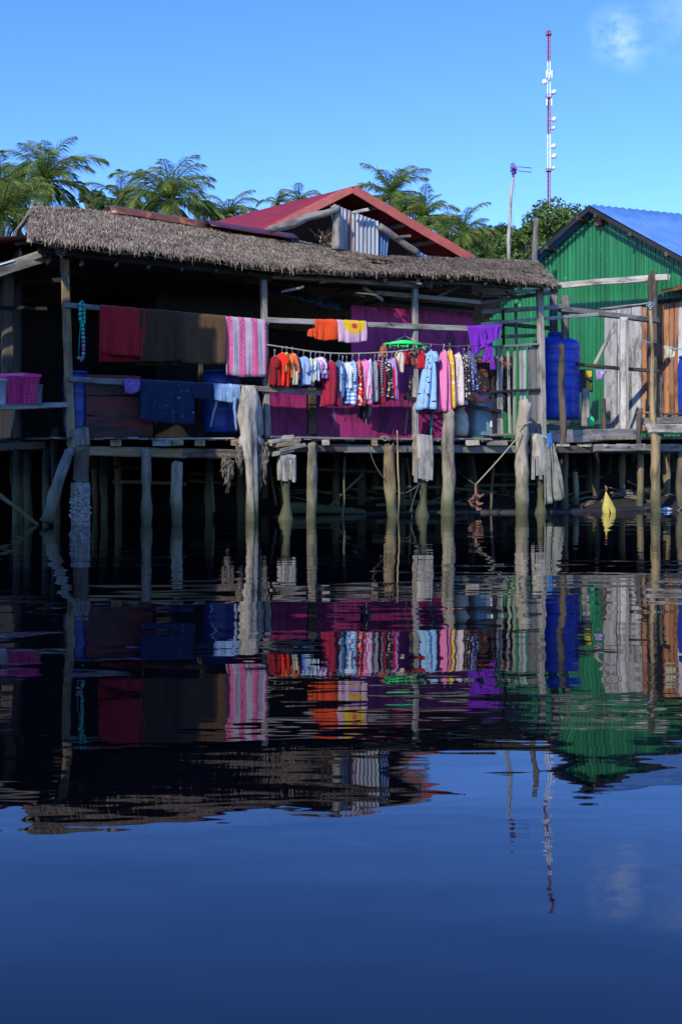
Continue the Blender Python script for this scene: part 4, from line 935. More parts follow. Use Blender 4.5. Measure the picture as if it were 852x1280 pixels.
G1 = [
 ('dress', 'dark red small dress, first on the clothes rope', 'dress', C('c1', (.22, .008, .012)), 338, 348, 444, 483, .3, 1.3),
 ('dress', 'bright red frilled dress, second on the clothes rope', 'dress', C('c2', (.80, .025, .01)), 346.5, 358, 440, 485, .25, 1.35),
 ('shirt', 'lime green printed top beside the bright red dress', 'shirt', C('c3', (.42, .55, .04), 'floral', (.6, .2, .05), (.1, .3, .05), 30, .3), 355, 361, 440, 465, 0, 1.1),
 ('jacket', 'orange jacket next to the lime green top', 'jacket', C('c4', (.70, .13, .03), 'floral', (.55, .3, .03), (.3, .03, .02), 22, .3), 360, 370, 441, 475, .65, 1.1),
 ('vest', 'cream vest hanging low behind the orange jacket', 'vest', C('c5', (.48, .42, .30)), 364, 369, 455, 479, 0, 1.1),
 ('shirt', 'small navy shirt beside the orange jacket', 'shirt', C('c6', (.03, .045, .12)), 369.5, 374.5, 446, 476, .4, 1.1),
 ('shirt', 'plain light blue shirt with long hem', 'shirt', C('c7', (.26, .37, .60)), 373, 385, 445, 482, .45, 1.15),
 ('shirt', 'pale blue child shirt with a yellow panel', 'shirt', C('c8', (.50, .58, .66), 'hstripes', (.62, .55, .16), None, 3, .35), 384.5, 391, 447, 478, .4, 1.1),
 ('shirt', 'white and blue patterned child shirt', 'shirt', C('c9', (.60, .64, .70), 'floral', (.1, .2, .4), None, 28, .25), 390.5, 397, 447, 476, .4, 1.1),
 ('blouse', 'white blouse with lilac and pink flowers', 'blouse', C('c10', (.64, .60, .66), 'floral', (.60, .14, .35), (.3, .15, .45), 24, .3), 396, 403, 446, 466, .5, 1.2),
 ('shirt', 'small purple shirt before the dark red tunic', 'shirt', C('c11', (.24, .13, .36)), 402, 409, 448, 474, .35, 1.1),
 ('tunic', 'long dark crimson tunic with hanging sleeves', 'tunic', C('c12', (.30, .012, .035)), 405, 420, 450, 507, .9, 1.15),
 ('shirt', 'steel blue shirt beside the crimson tunic', 'shirt', C('c13', (.07, .13, .26)), 420.5, 425.5, 450, 495, .4, 1.0),
 ('shirt', 'pale blue t-shirt in the middle of the rope', 'shirt', C('c14', (.36, .50, .66)), 425, 430.5, 452, 490, .3, 1.1),
 ('shirt', 'whitish t-shirt beside the checked shirt', 'shirt', C('c15', (.56, .62, .66)), 430, 435.5, 452, 488, .3, 1.1),
 ('shirt', 'blue and white checked shirt', 'shirt', C('c16', (.28, .46, .70), 'check', (.72, .76, .8), (.05, .12, .3), 14, .3), 434, 446, 450, 507, .42, 1.1),
 ('dress', 'red dress printed with white flowers', 'dress', C('c17', (.62, .03, .03), 'floral', (.82, .75, .6), (.75, .3, .05), 17, .33), 444, 452, 449, 508, .3, 1.2),
 ('blouse', 'pink blouse with long sleeves', 'blouse', C('c18', (.72, .22, .40)), 451, 459, 449, 506, .75, 1.0),
 ('shirt', 'white shirt with fine lilac print', 'shirt', C('c19', (.60, .58, .66), 'dots', (.4, .36, .56), None, 40, .3), 458.5, 465, 448, 498, .6, 1.0),
 ('shirt', 'plain grey shirt on the right half of the rope', 'shirt', C('c20', (.24, .26, .27)), 465, 470.5, 450, 501, .6, 1.0),
 ('shirt', 'dark maroon shirt beside the grey shirt', 'shirt', C('c21', (.24, .01, .02)), 470, 475.5, 450, 503, .6, 1.0),
 ('shirt', 'charcoal striped shirt on the right half of the rope', 'shirt', C('c22', (.06, .065, .07), 'hstripes', (.4, .4, .4), None, 16, .3), 475, 480, 447, 496, .6, 1.0),
 ('dress', 'black dress printed with white flowers', 'dress', C('c23', (.02, .02, .025), 'floral', (.62, .6, .56), (.5, .05, .1), 26, .36), 479.5, 486.5, 449, 499, 0, 1.1),
 ('shirt', 'lavender shirt beside the black flowered dress', 'shirt', C('c24', (.36, .27, .62)), 486.5, 491.5, 447, 500, .6, 1.0),
 ('shirt', 'scarlet long-sleeved shirt at the right end of the rope', 'shirt', C('c25', (.60, .01, .03)), 491, 497, 447, 496, .7, 1.0)]
for i, g_ in enumerate(G1):
    garment(*g_[:9], sleeve=g_[9] if False else g_[8] * 0 + 0 if False else g_[8], flare=g_[9], seed=i + 1, yaw=.12 * math.sin(i * 2.3)) if False else garment(g_[0], g_[1], g_[2], g_[3], g_[4], g_[5], g_[6], g_[7], sleeve=g_[8], flare=g_[9], seed=i + 1, yaw=.55 * math.sin(i * 2.3))
def straps(name, label, mat, lines, off=-.18, w=.012):
    rt = root(name, P(*lines[0][0], off), label, 'belt'); 
    for ln in lines:
        mb = MB(); mb.tube([P(x, y, off) for x, y in ln], w, 6, squash=.4); mb.build('strap', mat, rt, True)
straps('belt', 'thin blue straps trailing below the crimson tunic', plain('strap_blue', (.10, .22, .42)), [[(414, 500), (416, 515), (419, 531)], [(415, 500), (418, 514), (420, 526)]])
straps('belt', 'two white ribbons hanging below the pink blouse', plain('strap_white', (.6, .6, .62)), [[(457, 518), (457.5, 531)], [(463, 510), (463.3, 520)]])
straps('belt', 'dark cord with a knot hanging below the checked shirt', M['black'], [[(431, 500), (433, 512), (430, 528)], [(434, 505), (436, 515), (431, 527)]])
garment('trousers', 'black child trousers hanging below the pink blouse', 'trousers', C('c26', (.012, .012, .014)), 452, 460, 500, 522, 0, 1.0, seed=61, off=-.1, hook=False)
# right-hand row of dresses
G2 = [
 ('dress', 'long light blue dress with small dark and orange print', C('d1', (.26, .46, .66), 'floral', (.03, .03, .05), (.62, .2, .05), 15, .22), 530, 545, 437, 512, 1.9, .15),
 ('dress', 'plain pink dress in the right-hand row', C('d2', (.74, .20, .36)), 548, 560, 437, 513, 1.35, 0),
 ('dress', 'narrow golden yellow dress beside the pink dress', C('d3', (.68, .40, .03), 'floral', (.7, .7, .6), None, 20, .2), 558.5, 564, 436, 510, 1.3, 0),
 ('dress', 'cream dress with tiny coloured flowers', C('d4', (.60, .52, .48), 'dots', (.5, .08, .1), None, 30, .22), 565, 578, 440, 507, 1.3, 0),
 ('dress', 'narrow black and cream flowered dress', C('d5', (.03, .03, .03), 'floral', (.6, .55, .3), (.5, .3, .3), 22, .36), 575.5, 582.5, 442, 500, 1.2, 0),
 ('blouse', 'navy blouse with white flecks beside the purple cloth', C('d6', (.035, .04, .12), 'dots', (.5, .5, .6), None, 34, .24), 578, 592, 439, 490, 1.1, .5)]
for i, g_ in enumerate(G2):
    garment(g_[0], g_[1], g_[0], g_[2], g_[3], g_[4], g_[5], g_[6], sleeve=g_[8], flare=g_[7], seed=30 + i, off=-.2, group='dresses on the right-hand rope', depth=.13)
tag(rope('clothes_rope', M['darkrope'], [P(519, 428, -.2), P(545, 431, -.2), P(570, 433, -.2), P(600, 430, -.2)], .012), 'dark rope carrying the row of dresses', 'rope')
# purple cloth tied on the rail
pc = root('purple_cloth', P(605, 411, -.14), 'bright purple cloth knotted over the end of the rail', 'cloth')
pm = C('purple_satin', (.20, .022, .42))
drape('drape', pm, ((583, 407), (628, 406)), ((592, 446), (616, 424)), -.16, None, None, 7, .07, .01, 11, pc)
drape('drape', pm, ((584, 409), (606, 409)), ((590, 448), (609, 428)), -.2, None, None, 8, .06, .01, 12, pc)
drape('drape', pm, ((606, 409), (628, 406)), ((611, 427), (622, 424)), -.2, None, None, 6, .05, .01, 14, pc)
mb = MB(); kp = P(611, 428, -.27); mb.tube([kp + FU * -.05, kp + FU * -.02, kp + FU * .03, kp + FU * .06], [.03, .055, .05, .025], 10, rough=.12); mb.build('knot', pm, pc, True)
drape('tail', pm, ((608, 429), (613, 429)), ((602, 453), (609, 451)), -.26, None, None, 4, .03, .01, 15, pc); drape('tail', pm, ((611, 429), (615, 428)), ((612, 462), (618, 462)), -.27, None, None, 4, .03, .01, 16, pc)
# green peg rack with small washing
pr = root('peg_rack', P(505, 428, -.12), 'bright green plastic drying rack with pegs hanging from the rail', 'drying rack')
mb = MB(); cc_ = P(506, 429, .05)
def ell(c, a, b, n=20, z=0, tw=0): return [c + FU * (a * math.cos(2 * math.pi * k / n)) + FN * (b * math.sin(2 * math.pi * k / n)) + Vector((0, 0, z)) for k in range(n + 1)]
for r_, z in ((1, -.03), (.66, .0), (.33, .03)): mb.tube(ell(cc_, .42 * r_, .28 * r_, z=z), .019, 6, cap=False)
for k in range(8):
    t = math.pi * 2 * k / 8; mb.tube([cc_ + Vector((0, 0, .045)), cc_ + FU * (.42 * math.cos(t)) + FN * (.28 * math.sin(t)) + Vector((0, 0, -.03))], .015, 6)
mb.build('ring_frame', M['green_plastic'], pr, True)
mb = MB()
for k in range(4):
    t = math.pi / 2 * k + .5; mb.tube([cc_ + FU * (.4 * math.cos(t)) + FN * (.26 * math.sin(t)) + Vector((0, 0, -.02)), cc_ + Vector((0, 0, .14))], .005, 5)
mb.tube([cc_ + Vector((0, 0, .14)), cc_ + Vector((0, 0, .22))], .006, 5); mb.build('hook', M['wire'], pr, True)
for k in range(14):
    t = math.pi * 2 * k / 14; mb = MB(); p = cc_ + FU * (.42 * math.cos(t)) + FN * (.28 * math.sin(t)) + Vector((0, 0, -.075)); mb.box(p, .016, .012, .075); mb.build('peg', M['green_plastic'], pr)
small = [('shorts', 'cream child shorts pegged to the green rack', C('e1', (.62, .55, .38)), 494.5, 504.5, 437, 464), ('shirt', 'small brown and orange top at the left of the green rack', C('e2', (.42, .12, .04), 'floral', (.05, .03, .03), None, 26, .3), 477, 482, 430, 447),
         ('vest', 'small crimson vest behind the cream shorts', C('e3', (.46, .012, .05)), 502, 508, 438, 456), ('shirt', 'small rust brown shirt under the right of the green rack', C('e4', (.30, .07, .03)), 510, 515, 439, 456),
         ('shirt', 'small red shirt under the right end of the green rack', C('e5', (.46, .012, .02)), 523, 529, 437, 462), ('vest', 'dark grey vest at the far right of the green rack', C('e6', (.09, .09, .11)), 531, 537, 440, 469)]
for i, g_ in enumerate(small): garment(g_[0], g_[1], g_[0], g_[2], *g_[3:], sleeve=0, flare=1.1, seed=50 + i, off=.0 if i % 2 else -.1, depth=.07, hook=False, group='small washing on the green rack')
garment('cap', 'small orange cap hanging beside the orange cloth', 'cap', C('e7', (.70, .08, .015)), 385, 392, 411, 422, sleeve=0, flare=1.0, seed=59, off=.0, depth=.05, hook=False, group=None)
drape('flower_cloth', C('dark_floral', (.03, .025, .025), 'floral', (.42, .03, .03), (.3, .22, .1), 9, .36), ((588, 446), (640, 444)), ((590, 492), (640, 520)), .5, 'dark cloth with large red flowers behind the slatted railing', 'cloth', 6, .05, .01, 21)
# ================================================================== THINGS ON THE DECK
def barrel(label, x0, x1, y0, y1, off, mat, name='barrel', cat='barrel', PF=P, D=None):
    c = PF((x0 + x1) / 2, y1, off); r = (x1 - x0) / 2 * px(c.y); h = (y1 - y0) * px(c.y); rt = root(name, c, label, cat, 'blue plastic barrels')
    mb = MB(); prof = [(r * .86, 0), (r * .94, h * .03), (r * .95, h * .12), (r, h * .2), (r, h * .33), (r * 1.03, h * .35), (r * 1.03, h * .38), (r, h * .4), (r, h * .62), (r * 1.03, h * .64), (r * 1.03, h * .67), (r, h * .69), (r, h * .84), (r * .9, h * .93), (r * .84, h * .95)]
    mb.lathe(c, prof, 32); mb.build('drum', mat, rt, True)
    mb = MB(); mb.lathe(c, [(r * .84, h * .955), (r * .90, h * .955), (r * .92, h * .98), (r * .90, h), (r * .7, h * 1.0)], 32); mb.build('rim', mat, rt, True); return rt
b1 = barrel('blue plastic barrel behind the ochre post', 79, 112, 464, 541, .45, M['shaded_blue_plastic'])
barrel('blue plastic barrel behind the light blue jeans', 252, 301, 463, 541, .55, M['shaded_blue_plastic'])
barrel('blue plastic barrel at the right edge by the orange planks', 847, 872, 445, 520, 1.2, M['blue_plastic'], PF=lambda x, y, o: G(x, y, 1.0))
# water tank
c = Q(694, 524, 25.0); r = 30 * px(25); h = (524 - 419) * px(25); tk = root('water_tank', c, 'big royal blue plastic water tank behind the tall pale post', 'water tank')
prof = [(r * .96, 0), (r, h * .02)]
for k in range(1, 6): z = h * (.02 + k * .155); prof += [(r, z - .03), (r * .972, z), (r, z + .03)]
prof += [(r, h * .86), (r * .93, h * .92), (r * .6, h * .965), (r * .35, h * .985)]
mb = MB(); mb.lathe(c, prof, 48); mb.build('tank_body', M['blue_plastic'], tk, True)
mb = MB(); mb.lathe(c, [(r * .34, h * .975), (r * .34, h * 1.02), (r * .3, h * 1.03)], 28); mb.build('lid', M['blue_plastic'], tk, True)
# tub, pot, sack, stool
c = P(605, 545, .35); w2 = 22 * px(c.y); tb = root('tub', c, 'large grey-blue plastic tub on the deck under the dresses', 'tub')
mb = MB(); h = 45 * px(c.y); prev = None
for v, k in ((0, .90), (.03, .95), (.5, .98), (.92, 1.0), (.93, 1.05), (1, 1.05), (1, .98), (.9, .96), (.1, .88)):
    ring = []
    for i in range(32):
        t = 2 * math.pi * i / 32; e = .45; cx_, sy_ = math.cos(t), math.sin(t); q = FU * (math.copysign(abs(cx_) ** e, cx_) * w2 * k) + FN * (math.copysign(abs(sy_) ** e, sy_) * w2 * .7 * k); ring.append(c + q + Vector((0, 0, h * v)))
    l = mb.loop(ring)
    if prev: mb.bridge(prev, l)
    else: mb.f.append(tuple(reversed(l)))
    prev = l
mb.f.append(tuple(prev)); mb.build('tub_body', M['tub'], tb, True)
mb = MB(); mb.box(c + FN * -(w2 * .7 + .01) + Vector((0, 0, h * .35)), .05, .02, .16); mb.build('label_patch', M['white_plastic'], tb)
c = P(602, 500, .3); pt = root('basin', c, 'dull metal basin tipped on top of the grey-blue tub', 'basin')
mb = MB(); r = 12 * px(c.y); rot = Matrix.Rotation(R(-22), 3, 'Y'); prev = None
for rr, z in ((1.12, .02), (1.0, .0), (.98, .12), (.85, .35), (.6, .52), (.3, .6), (.05, .62)):
    l = mb.loop([c + rot @ Vector((math.cos(2 * math.pi * k / 28) * r * rr, math.sin(2 * math.pi * k / 28) * r * rr, z * r * 1.5)) for k in range(28)])
    if prev: mb.bridge(prev, l)
    prev = l
mb.f.append(tuple(prev)); o = mb.build('bowl', M['steel'], pt, True); o.modifiers.new('t', 'SOLIDIFY').thickness = .008
mb = MB(); random.seed(91)
for k in range(7): p = P(584 + k * 3.6, 499 - 3 * math.sin(k), .12); mb.tube([p + FU * -.1, p + Vector((0, 0, .06)), p + FU * .1 + Vector((0, 0, -.02))], [.03, .06, .03], 8, rough=.25)
tag(mb.build('cloth_heap', C('salmon_cloth', (.62, .20, .16)), None, True, origin=P(584, 499, .12)), 'crumpled salmon cloth heaped on the grey-blue tub', 'cloth')
c = P(575, 545, .2); mb = MB(); random.seed(92); prof = [(0, .16), (.1, .20), (.3, .21), (.5, .18), (.62, .12), (.68, .07), (.74, .13)]; prev = None
for z, r in prof:
    l = mb.loop([c + Vector((math.cos(a_ * .3927) * r * (1 + .12 * random.uniform(-1, 1)) * .75, math.sin(a_ * .3927) * r, z * .78)) for a_ in range(16)])
    if prev: mb.bridge(prev, l)
    else: mb.f.append(tuple(reversed(l)))
    prev = l
mb.f.append(tuple(prev)); tag(mb.build('sack', M['sack'], None, True, origin=c), 'tied cream sack between the thick pile and the tub', 'sack')
c = P(548, 545, .15); st = root('stool', c, 'teal metal stool behind the thick pile', 'stool'); h = 34 * px(c.y)
for dx, dy in ((-.12, -.1), (.12, -.1), (-.12, .12), (.12, .12)): mb = MB(); mb.tube([c + Vector((dx * 1.3, dy * 1.3, 0)), c + Vector((dx, dy, h))], .015, 8); mb.build('leg', M['teal'], st, True)
mb = MB(); mb.box(c + Vector((0, .01, h + .015)), .34, .32, .03); mb.build('seat', M['teal'], st)
# basket, buckets on the shed shelf
c = Q(25, 507.5, 18.25); bs = root('laundry_basket', c, 'hot pink perforated laundry basket on the shed shelf', 'basket'); D_ = px(18.25)
h = 40 * D_; wb, wt = 14 * D_, 19 * D_
def rect_ring(cx, wx, wy, z): return [c + Vector((sx_ * wx, sy_ * wy, z)) for sx_, sy_ in ((-1, -1), (1, -1), (1, 1), (-1, 1))]
rot15 = Matrix.Rotation(R(-24), 3, 'Z')
mb = MB(); nxh, nzh = 9, 9
def bpnt(side, u, v):
    w = wb + (wt - wb) * v; l = w * .8; z = h * v + .0
    p = {0: Vector((-w + 2 * w * u, -l, z)), 1: Vector((w, -l + 2 * l * u, z)), 2: Vector((w - 2 * w * u, l, z)), 3: Vector((-w, l - 2 * l * u, z))}[side]; return c + rot15 @ p
for side in range(4):
    for i in range(nxh + 1):
        u = i / nxh; mb.tube([bpnt(side, u, 0), bpnt(side, u, .93)], .0055 if 0 < i < nxh else .012, 4)
    for j in range(nzh + 1):
        v = j / nzh * .93; mb.tube([bpnt(side, 0, v), bpnt(side, 1, v)], .0055 if j else .012, 4)
mb.build('basket_mesh', M['pink_plastic'], bs)
mb = MB(); l0 = mb.loop([bpnt(s_, 0, 0) for s_ in range(4)]); mb.f.append(tuple(l0)); 
for k_ in (0,):
    l1 = mb.loop([bpnt(0, .0, .0) + Vector((0, -.004, 0)), bpnt(0, .12, 0) + Vector((0, -.004, 0)), bpnt(0, .30, .93) + Vector((0, -.004, 0)), bpnt(0, .0, .93) + Vector((0, -.004, 0))]); mb.f.append(tuple(l1))
o = mb.build('solid_panel', M['pink_plastic'], bs); o.modifiers.new('t', 'SOLIDIFY').thickness = .006
mb = MB(); pr_ = [bpnt(s_, 0, 1.0) for s_ in range(4)]; cen = sum(pr_, Vector()) / 4; a = mb.loop([cen + (p - cen) * 1.08 for p in pr_]); b2 = mb.loop([cen + (p - cen) * 1.08 + Vector((0, 0, -.05)) for p in pr_]); cc3 = mb.loop([cen + (p - cen) * .97 for p in pr_]); mb.bridge(b2, a); mb.bridge(a, cc3); mb.build('rim', M['pink_plastic'], bs)
def bucket(label, c, r, h, mat):
    rt = root('bucket', c, label, 'bucket', 'buckets on the shed shelf'); mb = MB(); mb.lathe(c, [(r * .78, 0), (r * .8, .01), (r * .97, h * .93), (r * 1.07, h * .93), (r * 1.07, h), (r * .95, h), (r * .76, .02)], 28, top=True); mb.build('pail', mat, rt, True)
    mb = MB(); mb.tube([c + Vector((r * math.cos(t), -r * .35 + -r * .7 * math.sin(t) * .9, h * .93 - .5 * h * math.sin(t))) for t in [math.pi * k / 12 for k in range(13)]], .005, 5); mb.build('handle', M['wire'], rt, True)
bucket('white bucket at the left picture edge beside the pink basket', Q(0, 507, 18.1), 9 * px(18), 33 * px(18), M['white_plastic'])
bucket('pale grey bucket right of the pink basket', Q(47, 505, 18.7), 7 * px(18.7), 24 * px(18.7), M['grey_plastic'])
# turquoise bead string
bd = root('float_string', P(102, 382, -.14), 'string of turquoise and lilac foam floats hanging from the upper rail', 'float string'); random.seed(95)
pts_ = [(100.5, 378), (100.5, 384), (100.5, 390), (100.5, 396), (101, 402)] + [(103.5, 405), (103.8, 410), (104, 415), (104.3, 420), (104.5, 425), (104.6, 430), (104.8, 435), (104.6, 440), (104.2, 445), (103, 450), (100.5, 450), (98.5, 446)]
for k, (x, y) in enumerate(pts_):
    p = P(x, y, -.14); q = P(*pts_[min(k + 1, len(pts_) - 1)], -.14); d = (q - p) if k < len(pts_) - 1 else Vector((0, 0, -.04)); mb = MB(); d = d * .86 if d.length < .12 else d.normalized() * .06; mb.tube([p, p + d * .1, p + d * .9, p + d], [.018, .028, .028, .018], 10); mb.build('float', M['lilac_foam'] if k > 8 and k % 2 else M['turquoise'], bd, True)
for k in range(5): p = P(105.4, 380 + k * 5, -.14); mb = MB(); mb.tube([p, p + Vector((0, 0, -.055))], .024, 10); mb.build('float', M['turquoise'], bd, True)
mb = MB(); mb.tube([P(100.5, 378, -.14), P(103, 375.5, -.14), P(105.4, 380, -.14)], .012, 6); mb.build('loop', M['turquoise'], bd, True); mb = MB(); mb.tube([P(98.5, 446, -.13), P(99.5, 425, -.13), P(101, 404, -.13)], .005, 5); mb.build('cord', M['turquoise'], bd, True)
# yellow and black crate, green bottle, violet bag, right washing
c = Q(731, 476, 24.9); bx = root('sign_board', c, 'yellow panel with black diagonal bars leaning beside the blue tank', 'panel'); w = 9 * px(24.9); h = 14 * px(24.9)
mb = MB(); mb.box(c, w * 2, .05, h * 2); mb.build('board', M['black'], bx)
mb = MB(); a = mb.loop([c + Vector((x * w, -.029, z * h)) for x, z in ((-.05, .9), (.85, .9), (.85, -.0), (-.05, .35))]); mb.f.append(tuple(a)); a = mb.loop([c + Vector((x * w, -.029, z * h)) for x, z in ((.1, -.85), (.85, -.85), (.85, -.25), (.1, .1))]); mb.f.append(tuple(a)); mb.build('yellow_field', M['yellow_board'], bx).modifiers.new('t', 'SOLIDIFY').thickness = .004
bg_ = root('purse', Q(750, 460, 24.2), 'small violet and white printed cloth pouch hanging from the platform rail', 'pouch')
drape('pouch_cloth', C('violet_print', (.34, .27, .48), 'floral', (.08, .04, .14), (.5, .45, .6), 9, .4), ((744, 462), (756, 463)), ((745, 475), (752, 474)), 0, None, None, 6, .1, .05, 33, bg_, PF=lambda x, y, o: Q(x, y, 24.2))
mb = MB(); c = Q(736, 533, 24.4); mb.lathe(c, [(.10, 0), (.11, .02), (.11, .16), (.07, .21), (.04, .23), (.04, .27)], 18); tag(mb.build('jerrycan', M['green_plastic'], None, True, origin=c), 'small green plastic jar at the foot of the green wall', 'jar')
blue_rope = plain('blue_rope', (.08, .32, .55), .8)
ra, rb = Q(800, 425, 23.6), Q(870, 438, 23.2); tag(rope('washing_line', blue_rope, [ra, ra.lerp(rb, .5) + Vector((0, 0, -.05)), rb], .011), 'blue nylon line with two small cloths at the right edge', 'rope')
def QD(x, y, off): return Q(x, y, 23.4 + off)
drape('sock', C('black_cloth', (.015, .015, .018)), ((815.5, 428), (828, 431)), ((818, 446), (825, 443)), 0, 'small black cloth hanging on the blue line', 'cloth', 4, .03, .01, 31, PF=QD)
drape('rag', C('cream_rag', (.50, .46, .30)), ((829, 432), (844, 435)), ((830, 447), (841, 447)), 0, 'small cream cloth hanging on the blue line', 'cloth', 6, .06, .01, 32, PF=QD)
tag(rope('rope_lashing', blue_rope, [Q(806, 380, 23.5), Q(812, 378, 23.5), Q(817, 380, 23.5), Q(812, 384, 23.5), Q(807, 381, 23.5)], .012), 'blue rope lashing around the top of the mossy pole', 'rope')
# ================================================================== THINGS AT THE WATERLINE
# anchor hanging on ropes
ac = Q(594, 610, 21.2); an = root('anchor', ac, 'rusty folding anchor hung on ropes just above the water', 'anchor'); u_ = px(21.2)
mb = MB(); mb.tube([Q(594, 606, 21.2), Q(594.5, 622, 21.2), Q(594, 634, 21.2)], [.02, .025, .03], 8); mb.build('shank', M['rust'], an, True)
for k, (dx0, y0, dx1, y1) in enumerate(((-1, 619, -7, 624), (1, 618, 10, 618), (0, 624, -9, 626), (0, 626, 9, 629), (0, 632, -7, 629), (0, 633, 7, 636))):
    mb = MB(); a, b_ = Q(594 + dx0, y0, 21.2), Q(594 + dx1, y1, 21.0); mb.tube([a, a.lerp(b_, .5) + Vector((0, 0, -.05)), b_], [.03, .034, .014], 8); mb.build('fluke', M['rust'], an, True)
tag(rope('mooring_rope', M['rope'], [P(652, 540, -.5), Q(624, 573, 21.2), Q(594, 606, 21.2)], .013), 'taut rope from the stout pile down to the anchor', 'rope')
tag(rope('mooring_rope', M['rope'], [P(647, 534, -.48), P(655, 530, -.5), P(664, 528, -.48), P(660, 533, -.3), P(648, 536, -.3)], .014), 'rope turns knotted around the stout pile', 'rope')
tag(rope('mooring_rope', M['darkrope'], [Q(594, 606, 21.2), Q(583, 598, 21.6), Q(570, 588, 22.2)], .010), 'thin dark rope running back from the anchor under the deck', 'rope')
tag(rope('mooring_rope', M['darkrope'], [P(460, 556, -.3), P(468, 580, -.3), P(483, 602, -.3), P(500, 616, -.3), P(515, 612, -.32), P(524, 603, -.34)], .010), 'slack thin rope looping between the ochre pile and the split pile head', 'rope')
tag(rope('mooring_rope', M['darkrope'], [P(524, 603, -.45), P(518, 620, -.45), P(512, 640, -.45)], .008), 'thin rope trailing into the water by the middle split pile', 'rope')
tag(rope('rope_coil', M['rope'], [P(474, 547, -.32), P(479, 545, -.36), P(484, 547, -.38), P(482, 551, -.38), P(477, 548, -.36), P(481, 545.5, -.34), P(487, 547, -.33), P(486, 552, -.33)], .006), 'small coil of pale cord on the deck edge', 'rope')
tag(pole('stick', M['ochre'], P(497, 655, -.45), P(497, 538, -.45), .017, .014), 'thin upright bamboo stick beside the ochre pile', 'stick')
# yellow fish-shaped float
c = Q(761, 640, 21.9); c.z = 0; yb = root('canoe_bow', c, 'pointed faded yellow bow of a small canoe rising from the water', 'canoe'); mb = MB(); prev = None
hh = .42
for i in range(13):
    v = i / 12; z = -.25 + (hh + .25) * v; kk = [(-.25, .05), (0, .13), (.06, .142), (.17, .105), (.3, .055), (.43, .004)]; w = next(k0[1] + (k1[1] - k0[1]) * (z - k0[0]) / (k1[0] - k0[0]) for k0, k1 in zip(kk, kk[1:]) if z <= k1[0] + 1e-6)
    w = max(w, .004); l = mb.loop([c + Vector((w * math.cos(t) - .16 * max(0, z), (w * .8 if math.sin(t) > 0 else w * .5) * math.sin(t) + .0, z)) for t in [2 * math.pi * k / 20 for k in range(20)]])
    if prev: mb.bridge(prev, l)
    else: mb.f.append(tuple(reversed(l)))
    prev = l
mb.f.append(tuple(prev)); mb.build('hull', M['yellow_plastic'], yb, True)
mb = MB(); mb.tube([c + Vector((0, -.068, .0)), c + Vector((-.01, -.066, .05)), c + Vector((-.025, -.055, .13))], [.016, .012, .004], 6); mb.build('keel_strip', M['black'], yb, True)
mb = MB(); p = c + Vector((-.065, 0, hh)); mb.tube([p, p + Vector((.01, 0, .03)), p + Vector((.005, 0, .08)), p + Vector((-.02, 0, .12))], [.008, .022, .028, .008], 8, rough=.1); mb.build('bow_tip', M['rust'], yb, True)
# long sunken log at the waterline, pipes and debris
tag(rope('sunken_log', M['mud'], [Q(335, 652, 20.2) * 1, Q(390, 641, 22), Q(450, 644, 21.6), Q(520, 640, 22.2), Q(600, 641, 22.1), Q(690, 641, 22.2), Q(780, 638, 22.8), Q(880, 636, 23.4)], .075, n=8), 'long dark log lying half sunk along the waterline', 'log')
random.seed(97)
mb = MB(); p = Q(372, 633, 21.2); p.z = .06; mb.tube([p + Vector((-.22, 0, .0)), p + Vector((-.15, 0, .07)), p + Vector((.1, .1, .07)), p + Vector((.7, .3, .02)), p + Vector((1.3, .4, -.03))], [.05, .13, .11, .08, .04], 10, rough=.1); tag(mb.build('driftwood', M['pile'], None, True, origin=p), 'pale driftwood stump floating beside the eaten pile', 'driftwood')
mb = MB(); c = Q(745, 630, 24.2); c.z = .16; mb.tube([c + Vector((0, -.1, 0)), c + Vector((0, .1, 0))], .19, 22); o = mb.build('tyre', M['black'], None, True, origin=c); tag(o, 'old dark tyre lying in the mud behind the yellow canoe bow', 'tyre')
mb = MB()
for k in range(9): t = k * .7; mb.tube([c + Vector((0, -.11, 0)) + Vector((math.cos(t), 0, math.sin(t))) * .1, c + Vector((0, -.115, 0)) + Vector((math.cos(t), 0, math.sin(t))) * .18], .008, 4)
mb.build('tread', M['grey_plastic'], o, origin=c)
mb = MB()
for k in range(90):
    x = random.uniform(350, 860); D = random.uniform(22.9, 25.0); p = Q(x, HZ, D); p.z = ground_z(p.x, p.y) + random.uniform(0, .03); d = Vector((random.uniform(-1, 1), random.uniform(-1, 1), random.uniform(0, .3))).normalized() * random.uniform(.1, .5); mb.tube([p - d, p + Vector((0, 0, .03)), p + d], [.01, random.uniform(.015, .04), .008], 5, rough=.2)
tag(mb.build('debris', M['debris']), kind='stuff')
for x, D, m_, lab in ((832, 22.9, 'white_plastic', 'white plastic scrap floating by the right-hand pile'), (800, 23.0, 'sack', 'pale scrap floating left of the right-hand pile')):
    mb = MB(); c = Q(x, HZ, D); c.z = .02; mb.tube([c + Vector((-.13, 0, 0)), c + Vector((0, 0, .02)), c + Vector((.12, .02, .0))], [.02, .045, .02], 8, rough=.2); tag(mb.build('plastic_scrap', M[m_], None, True, origin=c), lab, 'scrap')
